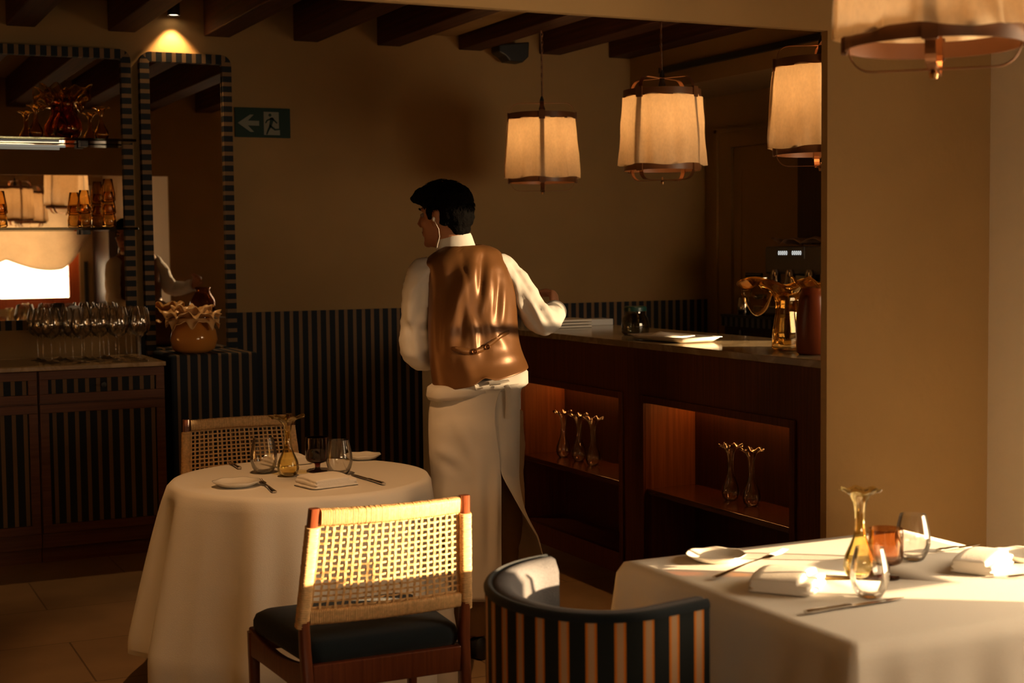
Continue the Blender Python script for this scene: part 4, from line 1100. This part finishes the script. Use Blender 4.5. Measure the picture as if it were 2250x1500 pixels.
# ---- body: one continuous skin surface
B = MB()
Hc = W(978, 474, .0)
fa = _y-math.radians(62); hf_ = Vector((math.sin(fa), math.cos(fa), -.06)).normalized(); hs = hf_.cross(Vector((0, 0, 1))).normalized(); hu = hs.cross(hf_)
HAX = (hf_, hs, hu)
def hd(f, s, u): return Hc+hf_*f+hs*s+hu*u
B.ball(hd(-.012, 0, .022), (.098, .076, .095), 28, 20, HAX)             # cranium
B.ball(hd(.040, 0, -.035), (.056, .057, .085), 24, 16, HAX)             # face
B.ball(hd(.058, 0, -.082), (.034, .042, .034), 20, 14, HAX)             # jaw
B.ball(hd(.082, 0, -.098), (.017, .022, .018), 14, 10, HAX)             # chin
B.ball(hd(.076, 0, .030), (.018, .045, .014), 16, 10, HAX)              # brow
for s in (-1, 1):
    B.ball(hd(.060, s*.036, -.022), (.028, .024, .024), 14, 10, HAX)    # cheek
    B.ball(hd(-.004, s*.078, -.012), (.018, .008, .030), 16, 10, HAX)   # ear
    B.ball(hd(-.010, s*.083, .002), (.014, .006, .018), 14, 8, HAX)
    B.ball(hd(.004, s*.079, -.036), (.008, .006, .010), 10, 8, HAX)
B.tube([hd(.086, 0, .022), hd(.103, 0, .0), hd(.116, 0, -.022), hd(.104, 0, -.034)], [.008, .009, .0105, .009], 12)   # nose
for s in (-1, 1): B.ball(hd(.103, s*.010, -.030), (.009, .008, .008), 10, 8, HAX)
B.ball(hd(.094, 0, -.056), (.010, .022, .006), 14, 8, HAX); B.ball(hd(.092, 0, -.068), (.010, .019, .007), 14, 8, HAX)
B.tube([hd(-.025, 0, -.05), hd(-.02, 0, -.10), W(1003, 560, .02)], [.058, .056, .066], 24)                            # neck
secs = [((990, 552), (1045, 550), .04, .04), ((966, 572), (1078, 568), .06, .055), ((952, 596), (1098, 590), .08, .075), ((958, 640), (1104, 636), .088, .085), ((965, 700), (1108, 700), .088, .085),
        ((968, 760), (1114, 758), .085, .085), ((972, 820), (1120, 815), .09, .09), ((970, 880), (1122, 872), .095, .09), ((972, 930), (1124, 925), .095, .08)]
B.rings([section(l, r, hb, hfr, 36, 2.2, RL*.9, RR*.9) for l, r, hb, hfr in secs])
def arm(S, E_, Wr, r):
    B.tube([S, S.lerp(E_, .5), E_, E_.lerp(Wr, .4), Wr], r, 18)
LS, LE, LW = W(938, 604, -.04), W(915, 776, .02), W(985, 752, .30)
RS, RE, RW = W(1098, 596, .06), W(1196, 706, .08), W(1218, 688, .28)
arm(LS, LE, LW, [.036, .036, .034, .032, .026]); arm(RS, RE, RW, [.036, .036, .034, .032, .026])
def hand(Wr, d, pn, thumb, curl, L=.19):
    """Wr wrist, d direction of the hand, pn palm normal; four fingers of unequal length and a thumb from the side of the palm"""
    d = d.normalized(); pn = (pn-d*pn.dot(d)).normalized(); sd_ = d.cross(pn)*thumb
    B.tube([Wr-d*.02, Wr+d*.03, Wr+d*.062, Wr+d*.092], [.026, .034, .040, .036], 16, flat=(1, .42, sd_))
    for k, (o, ln) in enumerate(((.027, .070), (.009, .078), (-.009, .072), (-.026, .056))):
        p = Wr+d*.085+sd_*o; dd_ = d.copy(); pts = [p-d*.015, p]; rr = [.0098, .0098]
        for j, fr in enumerate((.45, .32, .23)):
            ang = curl*(1+.08*k)*(.75+.25*j); dd_ = (dd_*math.cos(ang)+pn*math.sin(ang)).normalized()
            # keep turning in the plane of d and pn
            pn2 = pn
            p = p+dd_*ln*fr; pts.append(p); rr.append((.0092, .0085, .007)[j])
        B.tube(pts, rr, 10); B.ball(pts[-1], .0072, 8, 6)
    p = Wr+d*.028+sd_*.028; td = (d*.75+sd_*.65+pn*.25).normalized(); p1 = p+td*.038; td2 = (td+pn*.5*curl+d*.35).normalized()
    B.tube([p-td*.01, p, p1, p1+td2*.032, p1+td2*.052], [.015, .0135, .011, .0098, .008], 10); B.ball(p1+td2*.052, .0082, 8, 6)
hand(LW, Vector((2.56, 5.75, 1.17))-LW, Vector((.6, .1, -.8)), 1, .35)
hand(RW, W(1217, 640, .33)-RW, -RT+FWD*.4, -1, 1.15)
# legs and feet
LH, LK, LA = W(1008, 910, .0), W(1022, 1165, -.02), W(1040, 1390, .0)
RH, RK, RA = W(1092, 905, .03), W(1108, 1140, .10), W(1092, 1370, .30)
LA.z = .085; RA.z = .085
for H_, K_, A_ in ((LH, LK, LA), (RH, RK, RA)):
    B.tube([H_, H_.lerp(K_, .5), K_, K_.lerp(A_, .35), A_, A_-Vector((0, 0, .045))], [.088, .075, .056, .054, .038, .040], 20)
o = B.build('body', M['skin'], t, smooth=True, angle=180, world=True)
m = o.modifiers.new('remesh', 'REMESH'); m.mode = 'VOXEL'; m.voxel_size = .0042; m.use_smooth_shade = True
m = o.modifiers.new('smooth', 'CORRECTIVE_SMOOTH' if False else 'SMOOTH'); m.factor = .5; m.iterations = 4
# eyes and brows
for s in (-1, 1):
    MB().ball(hd(.078, s*.030, .008), (.010, .012, .009), 14, 10, HAX).build('eye', M['eyewhite'], t, smooth=True, world=True)
    MB().ball(hd(.086, s*.031, .008), (.004, .007, .006), 10, 8, HAX).build('pupil', M['black'], t, smooth=True, world=True)
    MB().tube([hd(.094, s*.016, .028), hd(.092, s*.034, .033), hd(.080, s*.050, .028)], [.003, .0038, .002], 8).build('eyebrow', M['hair'], t, smooth=True, world=True)
# ---- hair: tapered sides, full top pushed forward
B = MB()
B.ball(hd(-.018, 0, .048), (.102, .083, .082), 28, 20, HAX)
B.ball(hd(.030, 0, .078), (.085, .078, .052), 24, 16, HAX)
B.ball(hd(.080, 0, .082), (.046, .062, .036), 20, 14, HAX)
B.ball(hd(.112, .0, .074), (.026, .045, .020), 16, 12, HAX)
B.ball(hd(-.060, 0, .0), (.055, .074, .072), 24, 16, HAX)
B.ball(hd(-.062, 0, -.048), (.036, .056, .040), 20, 14, HAX)
for s in (-1, 1): B.ball(hd(.026, s*.062, .020), (.020, .016, .036), 14, 10, HAX); B.ball(hd(-.035, s*.066, .0), (.03, .016, .045), 14, 10, HAX)
o = B.build('hair', M['hair'], t, smooth=True, angle=180, world=True)
m = o.modifiers.new('remesh', 'REMESH'); m.mode = 'VOXEL'; m.voxel_size = .004; m.use_smooth_shade = True
m = o.modifiers.new('smooth', 'SMOOTH'); m.factor = .5; m.iterations = 3
tx = bpy.data.textures.new('hair_clumps', 'CLOUDS'); tx.noise_scale = .018
m = o.modifiers.new('clumps', 'DISPLACE'); m.texture = tx; m.strength = .010; m.mid_level = .5
hairo = o
rnd = random.Random(11); B = MB()
for i in range(900):
    # root on the top and back of the head, lying mostly along the surface
    th = rnd.uniform(-PI, PI); ph = rnd.uniform(-.25, 1.35)
    dirv = Vector((math.cos(ph)*math.cos(th), math.cos(ph)*math.sin(th), math.sin(ph)))
    if dirv.x > .55 and dirv.z < .55: continue
    rr_ = Vector((.118, .088, .098)); base = Vector((.004, 0, .040)) if dirv.z > .1 else Vector((-.018, 0, .035))
    if dirv.z < .1: rr_ = Vector((.104, .084, .085))
    p = Vector((base.x+dirv.x*rr_.x*.97, base.y+dirv.y*rr_.y*.97, base.z+dirv.z*rr_.z*.97))
    flow = Vector((.75, rnd.uniform(-.4, .4), -.15)) if (dirv.x > -.2 and dirv.z > .35) else Vector((-.25, dirv.y*.3, -.8))
    flow = (flow - dirv*flow.dot(dirv)).normalized(); ln = rnd.uniform(.018, .038) if dirv.z > .3 else rnd.uniform(.010, .018)
    pts = [p, p+flow*ln*.5+dirv*.0045, p+flow*ln+dirv*rnd.uniform(-.002, .007)]
    B.tube([hd(*q) for q in pts], [.0017, .0013, .0003], 4)
B.build('hair_strands', M['hair'], hairo, world=True)
# earpiece and curled wire
ear = hd(-.002, -.090, -.014)
B = MB().ball(ear, (.006, .006, .009), 12, 8)
B.tube([ear, W(964, 503, -.08), W(966, 520, -.075), W(961, 540, -.07), W(958, 556, -.06)], .0014, 6)
B.build('earpiece', M['wire'], t, smooth=True, world=True)

# ---- shirt
shirt = MB().rings([section(l, r, hb, hfr, 48, 2.0, RL, RR) for l, r, hb, hfr in
    (((984, 546), (1046, 544), .050, .045), ((960, 566), (1084, 560), .072, .06), ((944, 590), (1104, 582), .088, .08), ((952, 640), (1114, 636), .098, .09), ((956, 700), (1117, 700), .100, .095), ((960, 780), (1122, 775), .095, .10), ((966, 850), (1128, 840), .095, .10))]).build('shirt', M['shirt'], t, smooth=True, angle=180, world=True)
# collar
rs = []
for (l, r, hb) in (((961, 556), (1048, 552), .075), ((960, 545), (1042, 540), .070), ((963, 528), (1033, 517), .064), ((966, 521), (1029, 511), .061), ((969, 524), (1026, 514), .056), ((966, 545), (1034, 540), .062)):
    rs.append(section(l, r, hb, hb, 40, 2.0, -.035, .03))
MB().rings(rs, cap=False, closed=True).build('collar', M['shirt'], shirt, smooth=True, angle=60, world=True)
def sleeve(name, pts, rad, folds, flat=None, seed=0):
    # dense tube following a smooth line
    P = [Vector(p) for p in pts]; out = []; ro = []
    for i in range(len(P)-1):
        p0, p1, p2, p3 = P[max(i-1, 0)], P[i], P[i+1], P[min(i+2, len(P)-1)]
        for k in range(10):
            s = k/10; out.append(.5*((2*p1)+(p2-p0)*s+(2*p0-5*p1+4*p2-p3)*s*s+(-p0+3*p1-3*p2+p3)*s**3)); ro.append(rad[i]+(rad[i+1]-rad[i])*s)
    out.append(P[-1]); ro.append(rad[-1])
    B = MB().tube(out, ro, 44)
    o = B.build(name, M['shirt'], shirt, smooth=True, angle=180, world=True)
    for v in o.data.vertices:
        c = v.co; v.co += v.normal*(.006*noise.noise(Vector((c.x*14+seed, c.y*14, c.z*26)))+.003*noise.noise(Vector((c.x*40, c.y*40+seed, c.z*60))))
    crease(o, folds)
    return o
sl = sleeve('left_sleeve', [W(952, 590, -.04), W(928, 606, -.04), W(916, 660, -.02), W(912, 715, .0), W(913, 762, .02), W(930, 780, .09), W(962, 765, .20), W(978, 755, .27)],
       [.050, .060, .056, .056, .060, .060, .050, .040],
       [(945, 590, 905, 640, 6, .006), (905, 640, 890, 760, 8, .005), (930, 620, 925, 700, 7, -.006), (940, 640, 936, 690, 6, .006), (885, 700, 930, 770, 7, -.005), (890, 770, 935, 795, 5, .006), (900, 680, 920, 790, 6, .006), (925, 720, 940, 790, 6, -.005), (885, 790, 940, 770, 4, .004)], seed=2)
sr = sleeve('right_sleeve', [W(1078, 584, .05), W(1102, 592, .06), W(1132, 622, .07), W(1160, 665, .07), W(1186, 700, .08), W(1205, 703, .14), W(1217, 692, .23)],
       [.050, .060, .057, .056, .058, .054, .044],
       [(1095, 560, 1140, 640, 6, .007), (1115, 560, 1165, 640, 5, -.006), (1130, 600, 1150, 700, 6, .006), (1140, 640, 1190, 730, 6, -.006), (1165, 660, 1200, 730, 5, .007), (1180, 670, 1215, 725, 4, -.006), (1195, 670, 1225, 720, 4, .006), (1120, 640, 1180, 720, 4, .004)], seed=7)
# rolled cuff on the right arm, turned back band
c0, c1 = W(1214, 690, .22), W(1220, 684, .265); ax_ = (c1-c0).normalized()
MB().tube([c0, c0.lerp(c1, .5), c1, c1+ax_*.004], [.047, .049, .047, .040], 28).build('right_cuff', M['shirt'], shirt, smooth=True, angle=50, world=True)
c0, c1 = W(976, 756, .25), W(984, 752, .29)
MB().tube([c0, c0.lerp(c1, .5), c1], [.043, .045, .042], 28).build('left_cuff', M['shirt'], shirt, smooth=True, angle=50, world=True)

# ---- waistcoat
vest_rows = [((988, 541), (1046, 537), .062, .050), ((968, 550), (1072, 542), .080, .064), ((950, 561), (1090, 550), .094, .076), ((934, 577), (1103, 566), .106, .09), ((938, 594), (1112, 584), .114, .10), ((942, 615), (1120, 606), .120, .108),
             ((945, 640), (1126, 634), .124, .112), ((946, 670), (1129, 664), .126, .116), ((945, 700), (1131, 696), .126, .118), ((945, 730), (1132, 724), .124, .118), ((946, 760), (1135, 748), .122, .118), ((948, 790), (1140, 766), .122, .120),
             ((951, 815), (1146, 782), .124, .122), ((954, 838), (1151, 794), .134, .124), ((957, 858), (1154, 804), .144, .126)]
rs = []
NV2 = 96
for i, (l, r, hb, hfr) in enumerate(vest_rows):
    for sub_ in ((0, .5) if i < len(vest_rows)-1 else (0,)):
        if sub_:
            l2, r2, hb2, hf2 = vest_rows[i+1]; mid = lambda a, b: tuple((p+q)/2 for p, q in zip(a, b))
            rs.append(section(mid(l, l2), mid(r, r2), (hb+hb2)/2, (hfr+hf2)/2, NV2, 2.0, RL, RR))
        else: rs.append(section(l, r, hb, hfr, NV2, 2.0, RL, RR))
# notch at the bottom of the centre seam
for j in range(NV2):
    for q, d in ((0, 1), (1, .5)):
        P_ = rs[-1-q][j]; x, y = pix(P_)
        if (P_-ORG).dot(FWD) < WD+.02 and 1040 < x < 1100:
            up_ = max(0, 1-abs(x-1066)/24); P_.z += .024*up_*d
vest = MB().rings(rs, cap=False).build('waistcoat', M['satin'], t, smooth=True, angle=180, solid=.004, world=True)
m = vest.modifiers.new('sub', 'SUBSURF'); m.levels = 1; m.render_levels = 1
crease(vest, [(1042, 560, 1030, 640, 13, .009), (1062, 560, 1048, 700, 9, -.010), (1075, 590, 1058, 700, 8, .010), (1045, 590, 1052, 690, 7, .007), (1022, 600, 1000, 700, 16, .010), (1018, 660, 1012, 760, 9, -.008), (1000, 590, 975, 680, 14, -.007),
              (1085, 620, 1075, 700, 7, .008), (1098, 600, 1092, 690, 8, -.007), (1106, 640, 1100, 720, 7, .007), (1040, 700, 1046, 790, 5, .006), (1056, 700, 1068, 780, 9, -.007), (980, 700, 990, 800, 14, .006),
              (1075, 720, 1110, 760, 8, .006), (1100, 730, 1135, 740, 7, -.005), (1010, 770, 1040, 840, 14, .006), (1085, 790, 1140, 780, 12, .005), (970, 620, 965, 760, 8, -.006), (1010, 535, 1045, 720, 2.5, -.004), (1045, 720, 1063, 800, 2.5, -.004)])
# seam, belt and buttons
_vp = [(pix(v.co+Vector(t.location)), v.co+Vector(t.location)) for v in vest.data.vertices]
_vp = [(q, c) for q, c in _vp if (c-ORG).dot(FWD) < WD+.03]
def on_back(px, py, out=0):
    """point on the back of the waistcoat under a photo position"""
    c = sorted(_vp, key=lambda e: (e[0][0]-px)**2+(e[0][1]-py)**2)[:4]
    d = sum((p-ORG).dot(FWD) for _, p in c)/4
    return at(px, py, d-out)
B = MB()
pts = [(992, 765), (1005, 768), (1022, 772), (1045, 773), (1062, 766), (1082, 752), (1100, 738), (1118, 729)]
rows = []
P_ = [on_back(x, y, .006) for x, y in pts]
for k, wd_ in enumerate((.006, .012, .013, .011, .011, .010, .009, .007)): rows.append([P_[k]+Vector((0, 0, wd_)), P_[k]-Vector((0, 0, wd_))])
B.grid(rows).build('back_belt', M['satin'], vest, smooth=True, solid=.004, world=True)
for x, y in ((1043, 772), (1071, 762)):
    c = on_back(x, y, .012)
    B = MB(); nn_ = -FWD; u_ = RT; v_ = UP
    B.rings([[c+u_*(r*math.cos(q*PI/9))+v_*(r*math.sin(q*PI/9))+nn_*h for q in range(18)] for r, h in ((.0095, -.003), (.0105, .001), (.009, .003), (.0065, .001), (.0045, .001), (.003, .0025), (.0005, .0028))])
    B.build('button', M['strap'], vest, smooth=True, world=True)

# ---- trousers
B = MB()
B.rings([section(l, r, hb, hfr, 36, 2.2, RL, RR) for l, r, hb, hfr in (((972, 850), (1126, 838), .095, .10), ((968, 890), (1128, 880), .105, .11), ((968, 950), (1130, 945), .11, .10), ((980, 985), (1125, 985), .08, .07))])
for H_, K_, A_ in ((LH, LK, LA), (RH, RK, RA)):
    B.tube([H_, H_.lerp(K_, .5), K_, K_.lerp(A_, .5), A_+Vector((0, 0, .0))], [.105, .092, .078, .070, .064], 28)
o = B.build('trousers', M['khaki'], t, smooth=True, angle=180, world=True)
m = o.modifiers.new('remesh', 'REMESH'); m.mode = 'VOXEL'; m.voxel_size = .007; m.use_smooth_shade = True
m = o.modifiers.new('smooth', 'SMOOTH'); m.factor = .5; m.iterations = 6
tx = bpy.data.textures.new('trouser_folds', 'CLOUDS'); tx.noise_scale = .09
m = o.modifiers.new('folds', 'DISPLACE'); m.texture = tx; m.strength = .02; m.mid_level = .5

# ---- apron: a long wrap, left panel overlapping, right flap flaring open
def interp(rows, y):
    for a, b in zip(rows, rows[1:]):
        if a[0] <= y <= b[0]:
            s = (y-a[0])/(b[0]-a[0]); return [p+(q-p)*s for p, q in zip(a[1:], b[1:])]
    return list(rows[-1][1:])
def panel(name, table, y0, y1, n=46, m_=44, mt=None):
    """table rows: y, then x and depth offsets of 5 control points from the outer side to the free edge"""
    rows = []
    for i in range(n+1):
        y = y0+(y1-y0)*i/n; v = interp(table, y); k = len(v)//3; kd = .80+.20*min(1, max(0, (y-y0)/90)); pts = [W(v[3*j], y+v[3*j+1], v[3*j+2]*kd) for j in range(k)]
        row = []
        for q in range(m_+1):
            s = q/m_*(k-1); j = min(int(s), k-2); u = s-j
            p0, p1, p2, p3 = pts[max(j-1, 0)], pts[j], pts[j+1], pts[min(j+2, k-1)]
            row.append(.5*((2*p1)+(p2-p0)*u+(2*p0-5*p1+4*p2-p3)*u*u+(-p0+3*p1-3*p2+p3)*u**3))
        rows.append(row)
    o = MB().grid(rows).build(name, M['apron'], mt or t, smooth=True, angle=180, world=True)
    return o
A_tab = [  # y,   (x, dy, dd) * 6: front-left, left side, back-left, back, back-right, edge
    (835, 985, 25, .16, 955, 22, .0, 975, 12, -.10, 1030, 4, -.155, 1075, 0, -.155, 1110, -2, -.12),
    (870, 975, 18, .17, 945, 14, .0, 965, 8, -.10, 1020, 2, -.16, 1065, 0, -.165, 1095, 0, -.15),
    (895, 974, 14, .17, 942, 12, .0, 963, 6, -.11, 1018, 1, -.165, 1062, 0, -.17, 1088, 0, -.16),
    (930, 972, 10, .17, 941, 8, .0, 962, 4, -.11, 1018, 0, -.165, 1062, 0, -.17, 1088, 0, -.165),
    (1000, 975, 0, .17, 943, 0, .0, 962, 0, -.10, 1018, 0, -.14, 1070, 0, -.155, 1098, 0, -.14),
    (1060, 985, 0, .16, 949, 0, .04, 968, 0, -.08, 1020, 0, -.13, 1075, 0, -.14, 1102, 0, -.13),
    (1200, 1005, 0, .15, 962, 0, .03, 978, 0, -.09, 1025, 0, -.13, 1075, 0, -.13, 1102, 0, -.12),
    (1330, 1010, 0, .15, 968, 0, .02, 985, 0, -.10, 1030, 0, -.13, 1078, 0, -.13, 1104, 0, -.12)]
B_tab = [
    (825, 1110, -8, .16, 1150, -8, .03, 1143, 0, -.06, 1100, 8, -.115, 1060, 14, -.125, 1035, 20, -.125),
    (870, 1108, 0, .15, 1141, 0, .02, 1134, 0, -.08, 1095, 0, -.125, 1062, 0, -.135, 1040, 0, -.135),
    (930, 1110, 0, .14, 1141, 0, .02, 1136, 0, -.08, 1112, 0, -.12, 1085, 0, -.135, 1066, 0, -.135),
    (1000, 1112, 0, .14, 1140, 0, .02, 1137, 0, -.07, 1122, 0, -.11, 1105, 0, -.13, 1090, 0, -.135),
    (1045, 1112, 0, .14, 1138, 0, .03, 1140, 0, -.02, 1134, 0, -.06, 1118, 0, -.10, 1104, 0, -.13),
    (1120, 1112, 0, .16, 1138, 0, .08, 1150, 0, .04, 1154, 0, -.01, 1152, 0, -.07, 1146, 0, -.12),
    (1180, 1112, 0, .18, 1140, 0, .12, 1160, 0, .09, 1176, 0, .03, 1184, 0, -.04, 1182, 0, -.10),
    (1250, 1115, 0, .20, 1145, 0, .15, 1168, 0, .12, 1188, 0, .07, 1200, 0, .0, 1201, 0, -.06),
    (1330, 1118, 0, .20, 1150, 0, .16, 1174, 0, .13, 1194, 0, .08, 1206, 0, .02, 1208, 0, -.03)]
pa = panel('apron', A_tab, 856, 1322)
crease(pa, [(950, 900, 1020, 870, 6, .005), (955, 920, 1060, 900, 5, -.004), (960, 985, 1010, 1010, 9, .006), (965, 1010, 1010, 1040, 7, -.005), (1000, 920, 1040, 1010, 12, .005), (1050, 1000, 1060, 1230, 10, .006), (1075, 1010, 1072, 1240, 7, -.006), (1092, 1040, 1090, 1240, 6, .006), (980, 1040, 985, 1250, 12, .006), (1030, 1060, 1028, 1240, 9, -.005)])
m = pa.modifiers.new('solid', 'SOLIDIFY'); m.thickness = .003
pb = panel('apron_flap', B_tab, 842, 1322, mt=pa)
m = pb.modifiers.new('solid', 'SOLIDIFY'); m.thickness = .003
# rolled waistband and ties
rs = [section(l, r, hb, hb, 64, 2.3, RL, RR) for l, r, hb in (((946, 880), (1144, 848), .122), ((942, 871), (1152, 838), .136), ((946, 854), (1151, 814), .124), ((958, 842), (1142, 800), .105))]
o = MB().rings(rs, cap=False, closed=True).build('apron_waistband', M['apron'], pa, smooth=True, angle=180, world=True)
cloth_noise(o, .007, 18)
for nm, pts, rd in (('apron_tie', [W(1112, 846, -.125), W(1117, 858, -.135), W(1119, 885, -.138), W(1118, 920, -.138)], [.010, .012, .014, .015]),
                    ('apron_tie', [W(1075, 842, -.135), W(1098, 840, -.135), W(1118, 836, -.12)], [.010, .013, .010]),
                    ('apron_tie', [W(962, 868, -.03), W(953, 885, -.02), W(950, 905, -.015), W(955, 917, -.01)], [.008, .010, .010, .008]),
                    ('apron_knot', [W(1030, 856, -.135), W(1045, 852, -.145), W(1060, 852, -.14)], [.010, .016, .010])):
    MB().tube(pts, rd, 12, flat=(1, .3, RT)).build(nm, M['apron'], pa, smooth=True, world=True)
# ---- shoes
for A_, dirx in ((LA, Vector((-.1, 1, 0))), (RA, Vector((.15, 1, 0)))):
    d_ = dirx.normalized(); s_ = Vector((d_.y, -d_.x, 0)); g = Vector((A_.x, A_.y, 0)); rs = []
    for (f, w_, h) in ((-.075, .020, .05), (-.065, .034, .085), (-.02, .040, .092), (.04, .042, .075), (.10, .046, .055), (.15, .046, .045), (.19, .036, .035), (.208, .016, .022)):
        rs.append([g+d_*f+s_*(w_*math.cos(q*PI/10))+Vector((0, 0, max(.001, h*.5+h*.5*math.sin(q*PI/10)))) for q in range(20)])
    MB().rings(rs).build('shoe', M['shoe'], t, smooth=True, angle=60, world=True)
